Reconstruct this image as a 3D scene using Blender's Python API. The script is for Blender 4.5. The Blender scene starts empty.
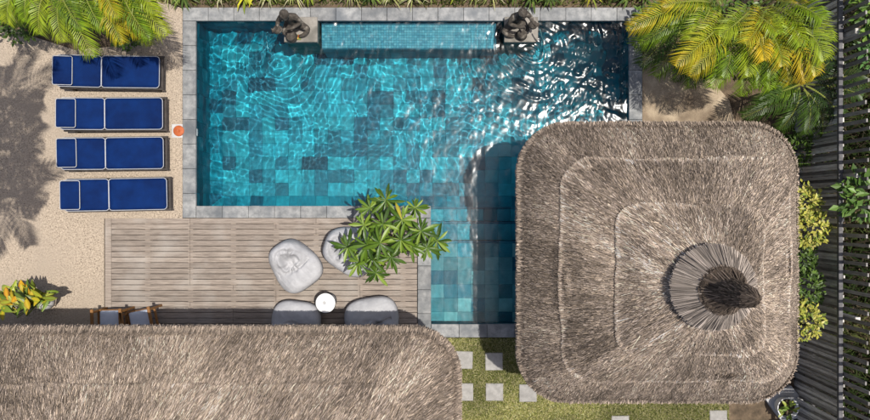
import bpy, bmesh, math, random
import numpy as np
from mathutils import Vector, Matrix, Euler

random.seed(7)
RNG = np.random.default_rng(11)
S = bpy.context.scene
COL = S.collection

# ------------------------------------------------------------------ camera
CAM_H, FPX = 14.0, 700.0            # drone height in metres, focal length in photo pixels (870 wide)
cam_d = bpy.data.cameras.new('camera'); cam = bpy.data.objects.new('camera', cam_d); COL.objects.link(cam)
cam.location = (0, 0, CAM_H); cam.rotation_euler = (0, 0, 0)
cam_d.sensor_fit = 'HORIZONTAL'; cam_d.sensor_width = 36.0; cam_d.lens = 36.0 * FPX / 870.0
cam_d.clip_end = 500.0
S.camera = cam

# ------------------------------------------------------------------ sky, sun, exposure
SX, SY = 0.235, 0.005                 # horizontal run of the sun direction per metre of height
SUN = Vector((SX, SY, 1.0)).normalized()
world = bpy.data.worlds.new('World'); S.world = world; world.use_nodes = True
wn = world.node_tree.nodes; wl = world.node_tree.links
sky = wn.new('ShaderNodeTexSky'); sky.sky_type = 'NISHITA'; sky.sun_disc = False
sky.sun_elevation = math.asin(SUN.z); sky.sun_rotation = math.atan2(SUN.x, SUN.y)
sky.air_density = .8; sky.dust_density = 3.0; sky.ozone_density = .6
wn['Background'].inputs['Strength'].default_value = 0.115
wl.new(sky.outputs[0], wn['Background'].inputs['Color'])
sun_d = bpy.data.lights.new('sun', 'SUN'); sun_d.energy = 4.4; sun_d.angle = math.radians(0.53)
sun_d.color = (1.0, 0.955, 0.88)
sun = bpy.data.objects.new('sun', sun_d); COL.objects.link(sun)
sun.location = SUN * 30; sun.rotation_euler = SUN.to_track_quat('Z', 'Y').to_euler()
sun_d.cycles.is_caustics_light = True

S.view_settings.view_transform = 'Standard'; S.view_settings.look = 'None'
S.view_settings.exposure = 0.12; S.view_settings.gamma = 1.0
S.view_settings.use_curve_mapping = False
cy = S.cycles
cy.use_denoising = True; cy.denoising_prefilter = 'ACCURATE'; cy.denoiser = 'OPENIMAGEDENOISE'
cy.max_bounces = 8; cy.diffuse_bounces = 5; cy.glossy_bounces = 4; cy.transmission_bounces = 6; cy.transparent_max_bounces = 8
cy.caustics_refractive = True; cy.caustics_reflective = False
cy.sample_clamp_indirect = 4.0; cy.blur_glossy = 0.3

# ------------------------------------------------------------------ helpers
def P(px, py, z=0.0):
    """photo pixel -> point on the horizontal plane at height z"""
    k = (CAM_H - z) / FPX
    return Vector(((px - 435.0) * k, (210.0 - py) * k, z))

def tag(o, label=None, cat=None, group=None, kind=None):
    if label: o['label'] = label
    if cat: o['category'] = cat
    if group: o['group'] = group
    if kind: o['kind'] = kind
    return o

def link(name, me, parent=None):
    o = bpy.data.objects.new(name, me); COL.objects.link(o)
    if parent is not None: o.parent = parent
    return o

def thing(name, loc, label, cat, group=None, rz=0.0):
    o = link(name, None); o.location = loc; o.rotation_euler = (0, 0, rz); o.empty_display_size = 0.1
    return tag(o, label, cat, group)

def mesh(name, v, f, mats=None, smooth=False):
    me = bpy.data.meshes.new(name); me.from_pydata([tuple(x) for x in v], [], f); me.update()
    for m in (mats if isinstance(mats, (list, tuple)) else [mats]):
        if m: me.materials.append(m)
    if smooth: me.polygons.foreach_set('use_smooth', [True] * len(me.polygons))
    return me

def quads(name, V, mat, C=None, smooth=False):
    """V: (n,4,3) array of quads -> one mesh; C: (n,3) or (n,4,3) colours"""
    n = len(V); me = bpy.data.meshes.new(name)
    me.vertices.add(n * 4); me.vertices.foreach_set('co', np.ascontiguousarray(V, np.float32).ravel())
    me.loops.add(n * 4); me.loops.foreach_set('vertex_index', np.arange(n * 4, dtype=np.int32))
    me.polygons.add(n); me.polygons.foreach_set('loop_start', np.arange(n, dtype=np.int32) * 4)
    me.update(calc_edges=True)
    if C is not None:
        C = np.asarray(C, np.float32)
        if C.ndim == 2: C = np.repeat(C[:, None, :], 4, 1)
        C4 = np.concatenate([C, np.ones((n, 4, 1), np.float32)], 2)
        a = me.color_attributes.new('tone', 'FLOAT_COLOR', 'POINT'); a.data.foreach_set('color', C4.ravel())
    if smooth: me.polygons.foreach_set('use_smooth', np.ones(n, bool))
    me.materials.append(mat); return me

def grid_mesh(name, XYZ, mat, smooth=True, closed_u=False):
    """XYZ: (a,b,3) sheet"""
    a, b = XYZ.shape[:2]; me = bpy.data.meshes.new(name)
    idx = np.arange(a * b).reshape(a, b)
    if closed_u: idx = np.concatenate([idx, idx[:1]], 0)
    q = np.stack([idx[:-1, :-1], idx[1:, :-1], idx[1:, 1:], idx[:-1, 1:]], -1).reshape(-1, 4)
    me.vertices.add(a * b); me.vertices.foreach_set('co', np.ascontiguousarray(XYZ, np.float32).ravel())
    me.loops.add(q.size); me.loops.foreach_set('vertex_index', q.astype(np.int32).ravel())
    me.polygons.add(len(q)); me.polygons.foreach_set('loop_start', np.arange(len(q), dtype=np.int32) * 4)
    me.update(calc_edges=True)
    if smooth: me.polygons.foreach_set('use_smooth', np.ones(len(q), bool))
    me.materials.append(mat); return me

BOXF = [(0, 3, 2, 1), (4, 5, 6, 7), (0, 1, 5, 4), (1, 2, 6, 5), (2, 3, 7, 6), (3, 0, 4, 7)]
def box_v(x0, x1, y0, y1, z0, z1):
    return [(x0, y0, z0), (x1, y0, z0), (x1, y1, z0), (x0, y1, z0), (x0, y0, z1), (x1, y0, z1), (x1, y1, z1), (x0, y1, z1)]

def slab_mesh(name, sx, sy, z0, z1, mat, bev=0.006):
    """box centred in x,y with a chamfered top edge (18 faces at most)"""
    x, y, b = sx / 2, sy / 2, bev
    v = [(-x, -y, z0), (x, -y, z0), (x, y, z0), (-x, y, z0), (-x, -y, z1 - b), (x, -y, z1 - b), (x, y, z1 - b), (-x, y, z1 - b),
         (-x + b, -y + b, z1), (x - b, -y + b, z1), (x - b, y - b, z1), (-x + b, y - b, z1)]
    f = [(0, 3, 2, 1), (0, 1, 5, 4), (1, 2, 6, 5), (2, 3, 7, 6), (3, 0, 4, 7), (4, 5, 9, 8), (5, 6, 10, 9), (6, 7, 11, 10), (7, 4, 8, 11), (8, 9, 10, 11)]
    return mesh(name, v, f, mat)

def box(name, x0, x1, y0, y1, z0, z1, mat, parent=None, bev=0.0):
    cx, cy_ = (x0 + x1) / 2, (y0 + y1) / 2
    if bev > 0: o = link(name, slab_mesh(name, x1 - x0, y1 - y0, z0, z1, mat, bev), parent)
    else: o = link(name, mesh(name, box_v(x0 - cx, x1 - cx, y0 - cy_, y1 - cy_, z0, z1), BOXF, mat), parent)
    o.location = (cx, cy_, 0); return o

def tube(path, radii, n=8, cap=True):
    """list of points, radii -> verts, faces"""
    v, f = [], []
    path = [Vector(p) for p in path]
    up = Vector((0.3, 0.2, 1)).normalized()
    for i, p in enumerate(path):
        d = (path[min(i + 1, len(path) - 1)] - path[max(i - 1, 0)]).normalized()
        s = d.cross(up)
        if s.length < 0.05: s = d.cross(Vector((1, 0, 0)))
        s.normalize(); t = d.cross(s)
        r = radii[i] if isinstance(radii, (list, tuple)) else radii
        for k in range(n):
            a = 2 * math.pi * k / n; v.append(p + s * (r * math.cos(a)) + t * (r * math.sin(a)))
    for i in range(len(path) - 1):
        for k in range(n):
            f.append((i * n + k, i * n + (k + 1) % n, (i + 1) * n + (k + 1) % n, (i + 1) * n + k))
    if cap:
        f.append(tuple(range(n))[::-1]); f.append(tuple(range((len(path) - 1) * n, len(path) * n)))
    return v, f

def tube_obj(name, path, radii, mat, parent=None, n=8, smooth=True):
    v, f = tube(path, radii, n); return link(name, mesh(name, v, f, mat, smooth), parent)

def lathe(name, prof, mat, n=28, smooth=True):
    v, f = [], []
    for r, z in prof:
        for k in range(n):
            a = 2 * math.pi * k / n; v.append((r * math.cos(a), r * math.sin(a), z))
    for i in range(len(prof) - 1):
        for k in range(n):
            f.append((i * n + k, i * n + (k + 1) % n, (i + 1) * n + (k + 1) % n, (i + 1) * n + k))
    f.append(tuple(range(n))[::-1]); f.append(tuple(range((len(prof) - 1) * n, len(prof) * n)))
    return mesh(name, v, f, mat, smooth)

def fbm(x, y, seed=0, octs=4, base=1.0):
    """cheap smooth pseudo noise for arrays, about -1..1"""
    r = np.random.default_rng(seed); out = np.zeros_like(x, dtype=float); amp = 1.0; fr = base
    for _ in range(octs):
        for _k in range(3):
            a = r.uniform(0, 2 * math.pi); ph = r.uniform(0, 6.28)
            out += amp / 3 * np.sin((x * math.cos(a) + y * math.sin(a)) * fr * r.uniform(.7, 1.4) + ph)
        amp *= 0.55; fr *= 1.9
    return out

# ------------------------------------------------------------------ materials
def new_mat(name):
    m = bpy.data.materials.new(name); m.use_nodes = True
    nt = m.node_tree; b = nt.nodes['Principled BSDF']; return m, nt, b

def M(name, c1, c2=None, scale=6.0, rough=0.8, bump=0.0, bscale=None, stretch=(1, 1, 1), detail=6, rand=0.0,
      spec=0.3, specks=None, c_pos=(0.35, 0.65), space='pos', stain=None):
    """two colours mixed by noise in world space, optional dark specks, stain and per-object brightness"""
    m, nt, b = new_mat(name); N, L = nt.nodes, nt.links
    b.inputs['Roughness'].default_value = rough; b.inputs['Specular IOR Level'].default_value = spec
    if c2 is None: c2 = tuple(x * .8 for x in c1)
    if space == 'pos': src = N.new('ShaderNodeNewGeometry').outputs['Position']
    else: src = N.new('ShaderNodeTexCoord').outputs['Object']
    mp = N.new('ShaderNodeMapping'); mp.inputs['Scale'].default_value = stretch; L.new(src, mp.inputs[0])
    nz = N.new('ShaderNodeTexNoise'); nz.inputs['Scale'].default_value = scale; nz.inputs['Detail'].default_value = detail
    nz.inputs['Roughness'].default_value = .65; L.new(mp.outputs[0], nz.inputs['Vector'])
    rp = N.new('ShaderNodeValToRGB'); rp.color_ramp.elements[0].position, rp.color_ramp.elements[1].position = c_pos
    rp.color_ramp.elements[0].color = (*c2, 1); rp.color_ramp.elements[1].color = (*c1, 1)
    L.new(nz.outputs[0], rp.inputs[0]); out = rp.outputs[0]
    if specks:
        sc, lim, colr = specks
        vo = N.new('ShaderNodeTexNoise'); vo.inputs['Scale'].default_value = sc; vo.inputs['Detail'].default_value = 2
        L.new(src, vo.inputs['Vector'])
        r2 = N.new('ShaderNodeValToRGB'); r2.color_ramp.elements[0].position = lim; r2.color_ramp.elements[1].position = lim + .06
        L.new(vo.outputs[0], r2.inputs[0])
        mx = N.new('ShaderNodeMix'); mx.data_type = 'RGBA'; L.new(r2.outputs[0], mx.inputs[0]); L.new(out, mx.inputs[6])
        mx.inputs[7].default_value = (*colr, 1); out = mx.outputs[2]
    if stain:
        sc, lo, hi, colr = stain
        s_ = N.new('ShaderNodeTexNoise'); s_.inputs['Scale'].default_value = sc; s_.inputs['Detail'].default_value = 5
        L.new(src, s_.inputs['Vector'])
        r2 = N.new('ShaderNodeValToRGB'); r2.color_ramp.elements[0].position = lo; r2.color_ramp.elements[1].position = hi
        L.new(s_.outputs[0], r2.inputs[0])
        mx = N.new('ShaderNodeMix'); mx.data_type = 'RGBA'; L.new(r2.outputs[0], mx.inputs[0]); L.new(out, mx.inputs[6])
        mx.inputs[7].default_value = (*colr, 1); out = mx.outputs[2]
    if rand > 0:
        oi = N.new('ShaderNodeObjectInfo'); mr = N.new('ShaderNodeMapRange')
        mr.inputs[3].default_value = 1 - rand; mr.inputs[4].default_value = 1 + rand; L.new(oi.outputs['Random'], mr.inputs[0])
        mx = N.new('ShaderNodeMix'); mx.data_type = 'RGBA'; mx.blend_type = 'MULTIPLY'; mx.inputs[0].default_value = 1
        L.new(out, mx.inputs[6]); L.new(mr.outputs[0], mx.inputs[7]); out = mx.outputs[2]
    L.new(out, b.inputs['Base Color'])
    if bump > 0:
        nb = N.new('ShaderNodeTexNoise'); nb.inputs['Scale'].default_value = bscale or scale * 4; nb.inputs['Detail'].default_value = 4
        L.new(mp.outputs[0], nb.inputs['Vector'])
        bp = N.new('ShaderNodeBump'); bp.inputs['Strength'].default_value = bump; bp.inputs['Distance'].default_value = .02
        L.new(nb.outputs[0], bp.inputs['Height']); L.new(bp.outputs[0], b.inputs['Normal'])
    return m

def M_attr(name, rough=.7, transl=0.0, spec=.25, noise=0.0):
    """colour from the 'tone' attribute of the mesh (per strand / leaf own colour)"""
    m, nt, b = new_mat(name); N, L = nt.nodes, nt.links
    a = N.new('ShaderNodeAttribute'); a.attribute_name = 'tone'; out = a.outputs['Color']
    if noise:
        g = N.new('ShaderNodeNewGeometry'); nz = N.new('ShaderNodeTexNoise'); nz.inputs['Scale'].default_value = 30
        L.new(g.outputs['Position'], nz.inputs['Vector'])
        mr = N.new('ShaderNodeMapRange'); mr.inputs[1].default_value = .3; mr.inputs[2].default_value = .7
        mr.inputs[3].default_value = 1 - noise; mr.inputs[4].default_value = 1 + noise; L.new(nz.outputs[0], mr.inputs[0])
        mx = N.new('ShaderNodeMix'); mx.data_type = 'RGBA'; mx.blend_type = 'MULTIPLY'; mx.inputs[0].default_value = 1
        L.new(out, mx.inputs[6]); L.new(mr.outputs[0], mx.inputs[7]); out = mx.outputs[2]
    L.new(out, b.inputs['Base Color']); b.inputs['Roughness'].default_value = rough; b.inputs['Specular IOR Level'].default_value = spec
    if transl > 0:
        t = N.new('ShaderNodeBsdfTranslucent'); L.new(out, t.inputs['Color'])
        ms = N.new('ShaderNodeMixShader'); ms.inputs[0].default_value = transl
        L.new(b.outputs[0], ms.inputs[1]); L.new(t.outputs[0], ms.inputs[2]); L.new(ms.outputs[0], nt.nodes['Material Output'].inputs[0])
    return m

soil = M('soil', (.16, .115, .075), (.06, .045, .03), 5, .95, .6, 30)
sand = M('sand', (.46, .37, .26), (.27, .205, .14), 3.0, .95, .6, 40, specks=(70, .66, (.1, .07, .05)), stain=(1.3, .5, .7, (.15, .11, .075)))
pebble = M('pebble_wash', (.53, .435, .335), (.29, .235, .18), 30, .9, .8, 60, specks=(44, .60, (.13, .10, .075)), stain=(1.1, .42, .75, (.37, .305, .24)))
stone = M('coping_stone', (.32, .32, .315), (.17, .175, .178), 7, .75, .35, 40, rand=.16, specks=(90, .64, (.15, .155, .16)), stain=(2.2, .46, .68, (.13, .14, .15)))
plinth_m = M('plinth_stone', (.30, .275, .24), (.22, .2, .175), 9, .8, .3, 50, stain=(4, .5, .7, (.15, .14, .12)))
wood = M('deck_wood', (.34, .285, .24), (.16, .13, .108), 3.2, .8, .45, 9, stretch=(1, 11, 3), rand=.13, c_pos=(.3, .68), stain=(1.6, .5, .75, (.345, .31, .275)))
joist_m = M('joist_wood', (.40, .33, .27), (.26, .21, .17), 9, .85)
fence_w = M('fence_wood', (.74, .70, .66), (.38, .355, .33), 5, .8, .5, 12, stretch=(1, 6, .9), rand=.38, c_pos=(.3, .7))
picket_w = M('picket_wood', (.30, .28, .26), (.15, .14, .13), 5, .85, .4, 12, stretch=(1, 6, .9), rand=.4)
rail_m = M('rail_wood', (.15, .145, .15), (.08, .078, .08), 8, .75, .2)
dark_wood = M('dark_wood', (.06, .05, .045), (.03, .025, .022), 10, .6)
teak = M('teak', (.30, .145, .045), (.16, .07, .022), 8, .5, .2, stretch=(6, 1, 1))
blue = M('blue_canvas', (.0016, .021, .110), (.0010, .012, .068), 2.5, .75, .35, 240, rand=.08, spec=.12)
piping_m = M('piping', (.44, .45, .48), (.36, .37, .4), 20, .7)
greyblue = M('grey_cushion', (.50, .54, .62), (.43, .47, .55), 6, .8, .25, 200)
bag_m = M('bag_fabric', (.42, .42, .435), (.33, .33, .345), 4, .6, .55, 11, spec=.3, detail=3)
bag_dark = M('bag_fabric_dark', (.085, .085, .095), (.06, .06, .07), 6, .7, .2, 160)
white_m = M('white_paint', (.78, .78, .77), (.70, .70, .69), 5, .35, spec=.5)
metal_m = M('dark_metal', (.05, .05, .055), (.035, .035, .04), 12, .4)
terracotta = M('terracotta_plastic', (.46, .115, .035), (.34, .08, .025), 18, .6, .15)
statue_m = M('statue_stone', (.10, .085, .07), (.035, .03, .025), 11, .9, .7, 40, stain=(9, .55, .7, (.24, .215, .18)))
slab_m = M('step_stone', (.36, .345, .325), (.25, .24, .225), 8, .85, .25, 60, rand=.08)
ceramic = M('grey_ceramic', (.50, .50, .50), (.38, .38, .385), 5, .5)
wall_m = M('wall_plaster', (.5, .46, .4), (.4, .37, .32), 3, .9)
bark = M('bark', (.22, .17, .125), (.11, .085, .06), 14, .9, .5)
stem_green = M('stem_green', (.16, .20, .045), (.10, .13, .03), 8, .6)
boulder_m = M('pale_boulder', (.55, .54, .53), (.42, .41, .40), 7, .8, .3)
thatch_body = M('thatch_body', (.13, .095, .068), (.05, .037, .027), 22, .95, .9, 60)
straw = M_attr('straw', .85, 0.0, .15)
leaf_m = M_attr('leaf', .42, .22, .4)
grass_m = M_attr('grass', .7, .2, .2)
lawn_m = M('lawn_soil', (.17, .165, .06), (.09, .085, .035), 9, .95, .5, 40)
grout = M('pool_grout', (.02, .26, .33), (.015, .20, .26), 5, .8)

TILE_COL = [(.036, .47, .56), (.024, .385, .475), (.018, .30, .39), (.013, .215, .295), (.010, .125, .19), (.010, .085, .135), (.30, .52, .53), (.15, .36, .40), (.09, .26, .30)]
tile_m = [M('pool_tile_%s' % w, c, tuple(x * .62 for x in c), 6, .5, .15, 30, rand=.16, spec=.3, c_pos=(.25, .7))
          for w, c in zip(('pale', 'light', 'mid', 'deep', 'dark', 'darkest', 'greyish', 'slate', 'grey_green'), TILE_COL)]
mosaic_m = [M('mosaic_%s' % w, c, tuple(x * .8 for x in c), 14, .4) for w, c in
            zip(('pale', 'light', 'mid', 'deep'), ((.20, .43, .50), (.13, .36, .44), (.09, .31, .40), (.06, .24, .33)))]

def water_material():
    m = bpy.data.materials.new('pool_water'); m.use_nodes = True
    nt = m.node_tree; N, L = nt.nodes, nt.links; N.clear()
    out = N.new('ShaderNodeOutputMaterial'); fr = N.new('ShaderNodeFresnel'); fr.inputs['IOR'].default_value = 1.333
    rf = N.new('ShaderNodeBsdfRefraction'); rf.inputs['IOR'].default_value = 1.333; rf.inputs['Roughness'].default_value = 0.0
    rf.inputs['Color'].default_value = (.66, .935, .975, 1)
    gl = N.new('ShaderNodeBsdfGlossy'); gl.inputs['Roughness'].default_value = .19
    mx = N.new('ShaderNodeMixShader'); L.new(fr.outputs[0], mx.inputs[0]); L.new(rf.outputs[0], mx.inputs[1]); L.new(gl.outputs[0], mx.inputs[2])
    L.new(mx.outputs[0], out.inputs[0]); return m
water_m = water_material()

# ------------------------------------------------------------------ layout constants (metres)
PX0, PX1, PYN, PYS = -4.80, 3.90, 3.80, 0.06         # main basin
EX0, EX1, EYS = -0.10, 2.46, -2.30                   # southern bay with the steps
CW = 0.245                                           # coping width
ZW = -0.085                                          # water level
ZF, ZE = -1.38, -0.50                                # floor of the basin, floor of the bay
EAVE = 2.2

# ------------------------------------------------------------------ ground and beds
def sheet(name, poly, z0, z1, mat):
    n = len(poly); v = [(x, y, z1) for x, y in poly] + [(x, y, z0) for x, y in poly]
    f = [tuple(range(n))] + [(i, i + n, (i + 1) % n + n, (i + 1) % n) for i in range(n)]
    o = link(name, mesh(name, v, f, mat)); return tag(o, kind='structure')

def around(name, z, x0, x1, y0, y1, mat):
    """sheet with an opening for the pool (main basin and bay)"""
    a, b, c, d = PX0 - .2, PX1 + .2, PYN + .2, PYS - .2
    e, f_, g = EX0 - .2, EX1 + .2, EYS - .2
    R = [(x0, x1, c, y1), (x0, a, g, c), (b, x1, g, c), (a, e, g, d), (f_, b, g, d), (x0, x1, y0, g)]
    v, f = [], []
    for (p, q, r, s) in R:
        k = len(v); v += [(p, r, z), (q, r, z), (q, s, z), (p, s, z)]; f.append((k, k + 1, k + 2, k + 3))
    return tag(link(name, mesh(name, v, f, mat)), kind='structure')

around('ground', -.24, -60, 60, -60, 60, soil)
cxl = PX0 - CW - .008
sheet('gravel_paving', [(-14, -8), (-6.62, -8), (-6.62, -.168), (cxl, -.168), (cxl, 4.03), (-5.55, 4.2), (-5.75, 3.6), (-6.3, 3.28), (-7.2, 3.2), (-8.3, 3.55), (-9.5, 3.8), (-14, 3.9)], -.26, -.004, pebble)
gx = PX1 + CW + .01
sheet('garden_bed', [(-14, 3.91), (-9.5, 3.81), (-8.3, 3.56), (-7.2, 3.21), (-6.3, 3.29), (-5.76, 3.61), (-5.56, 4.21), (cxl, 4.06), (gx, 4.06), (gx, 9), (-14, 9)], -.26, -.06, soil)
sheet('sandy_bed', [(gx + .004, .35), (5.9, .35), (6.1, 1.4), (5.9, 2.2), (5.4, 2.75), (4.8, 2.9), (gx + .004, 3.1)], -.26, -.03, sand)
sheet('palm_bed', [(5.904, .35), (7.2, .35), (7.2, 9), (gx + .004, 9), (gx + .004, 3.104), (4.8, 2.904), (5.404, 2.754), (5.904, 2.204), (6.104, 1.4)], -.26, -.05, soil)
sheet('border_bed', [(5.9, -8), (7.2, -8), (7.2, .345), (5.9, .345)], -.26, -.05, soil)
lawn = sheet('lawn', [(.1, -9), (5.895, -9), (5.895, -2.9), (EX1 + .3, -2.9), (EX1 + .3, -2.562), (EX0 - CW, -2.562), (EX0 - CW, -3.2), (.1, -3.2)], -.26, -.035, lawn_m)

# ------------------------------------------------------------------ swimming pool
pool = thing('swimming_pool', (0, 0, 0), 'large turquoise tiled swimming pool with grey stone coping', 'swimming pool')
def poly_shell():
    v, f = [], []
    def q(*p):
        k = len(v); v.extend(p); f.append(tuple(range(k, k + len(p))))
    g = .025                                # grout face behind the tiles
    x0, x1, yn, ys = PX0 - g, PX1 + g, PYN + g, PYS - g; z1 = -.03
    zf, ze = ZF - .012, ZE - .012
    q((x0, ys, zf), (x1, ys, zf), (x1, yn, zf), (x0, yn, zf))
    q((x0, ys, zf), (x0, yn, zf), (x0, yn, z1), (x0, ys, z1))
    q((x1, yn, zf), (x1, ys, zf), (x1, ys, z1), (x1, yn, z1))
    q((x0, yn, zf), (x1, yn, zf), (x1, yn, z1), (x0, yn, z1))
    q((EX0 - g, ys, zf), (x0, ys, zf), (x0, ys, z1), (EX0 - g, ys, z1))
    q((x1, ys, zf), (EX1 + g, ys, zf), (EX1 + g, ys, z1), (x1, ys, z1))
    e0, e1, es = EX0 - g, EX1 + g, EYS - g
    q((e0, es, ze), (e1, es, ze), (e1, ys, ze), (e0, ys, ze))
    q((e0, es, zf), (e0, ys, zf), (e0, ys, z1), (e0, es, z1))
    q((e1, ys, zf), (e1, es, zf), (e1, es, z1), (e1, ys, z1))
    q((e1, es, zf), (e0, es, zf), (e0, es, z1), (e1, es, z1))
    return v, f
v, f = poly_shell()
# the bay floor only starts after the steps
STEP_Y = [PYS, -.245, -.64]                          # front edges of the two treads and of the bay floor
STEP_Z = [-1.06, -.78, ZE]
v[24:28] = [(EX0 - .025, EYS - .025, ZE - .012), (EX1 + .025, EYS - .025, ZE - .012), (EX1 + .025, STEP_Y[2] - .02, ZE - .012), (EX0 - .025, STEP_Y[2] - .02, ZE - .012)]
link('basin', mesh('basin', v, f, grout), pool)

TS = .282; GAP = .003
tile_mesh = [slab_mesh('tile', TS - GAP, TS - GAP, -.012, 0, m, .003) for m in tile_m]
rest_v, rest_f, rest_m = [], [], []
def add_box_to(v, f, mi, b, idx):
    k = len(v); v.extend(box_v(*b)); f.extend(tuple(k + i for i in q) for q in BOXF); mi.extend([idx] * 6)

FORCED = {}
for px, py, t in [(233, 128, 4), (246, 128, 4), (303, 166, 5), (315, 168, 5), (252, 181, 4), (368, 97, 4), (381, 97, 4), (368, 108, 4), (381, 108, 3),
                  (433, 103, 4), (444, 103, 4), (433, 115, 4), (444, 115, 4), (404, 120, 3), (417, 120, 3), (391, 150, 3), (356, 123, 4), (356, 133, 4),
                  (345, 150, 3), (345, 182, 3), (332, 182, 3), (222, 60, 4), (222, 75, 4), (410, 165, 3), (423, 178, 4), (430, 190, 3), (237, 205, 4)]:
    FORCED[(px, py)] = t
tone_noise = {}
def tile_tone(cx, cy_, k):
    for (px, py), t in FORCED.items():
        p = P(px, py, -1.0)
        if abs(p.x - cx) < TS * .5 and abs(p.y - cy_) < TS * .5: return t
    n = math.sin(cx * 1.3 + 2.1 * math.sin(cy_ * 1.1)) * .5 + math.sin(cy_ * 2.3 + cx * .7) * .4
    r = random.random() * 1.0 + n * .16
    return 0 if r < .28 else 1 if r < .54 else 2 if r < .76 else 3 if r < .96 else 4

cand = []
CV = .24                                            # sloped cove along the walls
nx = int((PX1 - PX0 - 2 * CV) / TS) + 1; ny = int((PYN - PYS - 2 * CV) / TS) + 1
for i in range(nx):
    for j in range(ny):
        x0 = PX0 + CV + i * TS; x1 = min(x0 + TS, PX1 - CV); y0 = PYS + CV + j * TS; y1 = min(y0 + TS, PYN - CV)
        if x1 - x0 < .05 or y1 - y0 < .05: continue
        cand.append((x0, x1, y0, y1, ZF))
for i in range(int((EX1 - EX0) / TS) + 1):
    for (ya, yb, z) in ((STEP_Y[1] + .01, PYS - .042, STEP_Z[0]), (STEP_Y[2] + .01, STEP_Y[1] - .042, STEP_Z[1])):
        x0 = EX0 + i * TS; x1 = min(x0 + TS, EX1)
        if x1 - x0 > .05: cand.append((x0, x1, ya, yb, z))
    j = 0; y1 = STEP_Y[2] - .042
    while y1 > EYS + .05:
        y0 = max(y1 - TS, EYS); x0 = EX0 + i * TS; x1 = min(x0 + TS, EX1)
        if x1 - x0 > .05: cand.append((x0, x1, y0, y1, ZE))
        y1 = y0
def seen(c):                                        # not under the roof of the pavilion
    x, y = (c[0] + c[1]) / 2, (c[2] + c[3]) / 2
    return not (x > 1.62 and y < 1.75)
cand.sort(key=lambda c: (not seen(c), not (c[4] > -1.2), abs((c[1] - c[0]) - TS) > .01, abs((c[2] + c[3]) / 2 - .9) + .25 * abs((c[0] + c[1]) / 2 + .6)))
for n, c in enumerate(cand):
    x0, x1, y0, y1, z = c; cx, cy_ = (x0 + x1) / 2, (y0 + y1) / 2
    t = tile_tone(cx, cy_, n)
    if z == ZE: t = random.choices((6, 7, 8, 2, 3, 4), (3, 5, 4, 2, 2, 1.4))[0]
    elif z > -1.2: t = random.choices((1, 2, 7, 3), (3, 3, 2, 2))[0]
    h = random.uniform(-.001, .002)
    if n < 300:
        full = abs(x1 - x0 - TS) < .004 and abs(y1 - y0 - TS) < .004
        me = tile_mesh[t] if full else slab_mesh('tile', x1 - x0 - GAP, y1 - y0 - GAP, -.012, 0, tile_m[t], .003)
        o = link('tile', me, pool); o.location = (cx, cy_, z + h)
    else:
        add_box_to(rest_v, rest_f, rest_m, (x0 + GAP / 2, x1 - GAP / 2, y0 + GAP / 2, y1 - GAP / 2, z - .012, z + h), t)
# wall tiles, cove tiles, nosings of the steps: one joined part
def quad_tile(a, b, c, d, n, idx, th=.012):
    k = len(rest_v); n = Vector(n) * th
    for p in (a, b, c, d): rest_v.append(tuple(Vector(p) - n))
    for p in (a, b, c, d): rest_v.append(tuple(Vector(p)))
    rest_f.extend(tuple(k + i for i in q) for q in BOXF); rest_m.extend([idx] * 6)
def wt(): return random.choices((2, 3, 4, 5), (1, 4, 4, 1))[0]
def wall_tiles(p0, p1, zb, zt, n):
    p0, p1 = Vector(p0), Vector(p1); L_ = (p1 - p0).length; d = (p1 - p0) / L_; m = max(1, round(L_ / TS)); w = L_ / m
    rows = max(1, round((zt - zb) / TS)); hh = (zt - zb) / rows
    for i in range(m):
        for j in range(rows):
            a = p0 + d * (i * w + .0025); b = p0 + d * ((i + 1) * w - .0025); z0, z1 = zb + j * hh + .0025, zb + (j + 1) * hh - .0025
            quad_tile((a.x, a.y, z0), (b.x, b.y, z0), (b.x, b.y, z1), (a.x, a.y, z1), n, wt())
ZB = ZF + .16                                        # where the cove meets the wall
wall_tiles((PX0, PYN), (PX0, PYS), ZB, -.03, (1, 0, 0))
wall_tiles((PX1, PYS), (PX1, PYN), ZB, -.03, (-1, 0, 0))
wall_tiles((PX1, PYN), (PX0, PYN), ZB, -.03, (0, -1, 0))
wall_tiles((PX0, PYS), (EX0, PYS), ZB, -.03, (0, 1, 0))
wall_tiles((EX1, PYS), (PX1, PYS), ZB, -.03, (0, 1, 0))
wall_tiles((EX0, PYS), (EX0, EYS), ZF, -.03, (1, 0, 0))
wall_tiles((EX1, EYS), (EX1, PYS), ZF, -.03, (-1, 0, 0))
wall_tiles((EX0, EYS), (EX1, EYS), ZE, -.03, (0, 1, 0))
for yy, za, zb in ((STEP_Y[0], ZB, STEP_Z[0] - .004), (STEP_Y[1], STEP_Z[0], STEP_Z[1] - .004), (STEP_Y[2], STEP_Z[1], STEP_Z[2] - .004)):
    wall_tiles((EX0 + .002, yy), (EX1 - .002, yy), za, zb, (0, 1, 0))
def cove(p0, p1, inn, m0=1, m1=1):
    """mitred sloped strip: from the wall line p0-p1 inwards"""
    p0, p1, inn = Vector(p0), Vector(p1), Vector(inn); L_ = (p1 - p0).length; d = (p1 - p0) / L_; m = round(L_ / TS)
    for i in range(m):
        a0, b0 = max(i * L_ / m, 0), (i + 1) * L_ / m
        a1 = max(a0, CV) if m0 else a0; b1 = min(b0, L_ - CV) if m1 else b0
        A, B = p0 + d * (a0 + .002), p0 + d * (b0 - .002); Ai, Bi = p0 + d * (a1 + .002) + inn * CV, p0 + d * (b1 - .002) + inn * CV
        nn = (inn.x * .55, inn.y * .55, .83)
        quad_tile((A.x, A.y, ZB), (B.x, B.y, ZB), (Bi.x, Bi.y, ZF), (Ai.x, Ai.y, ZF), nn, random.choices((1, 2, 3, 4), (1, 3, 3, 2))[0])
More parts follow.
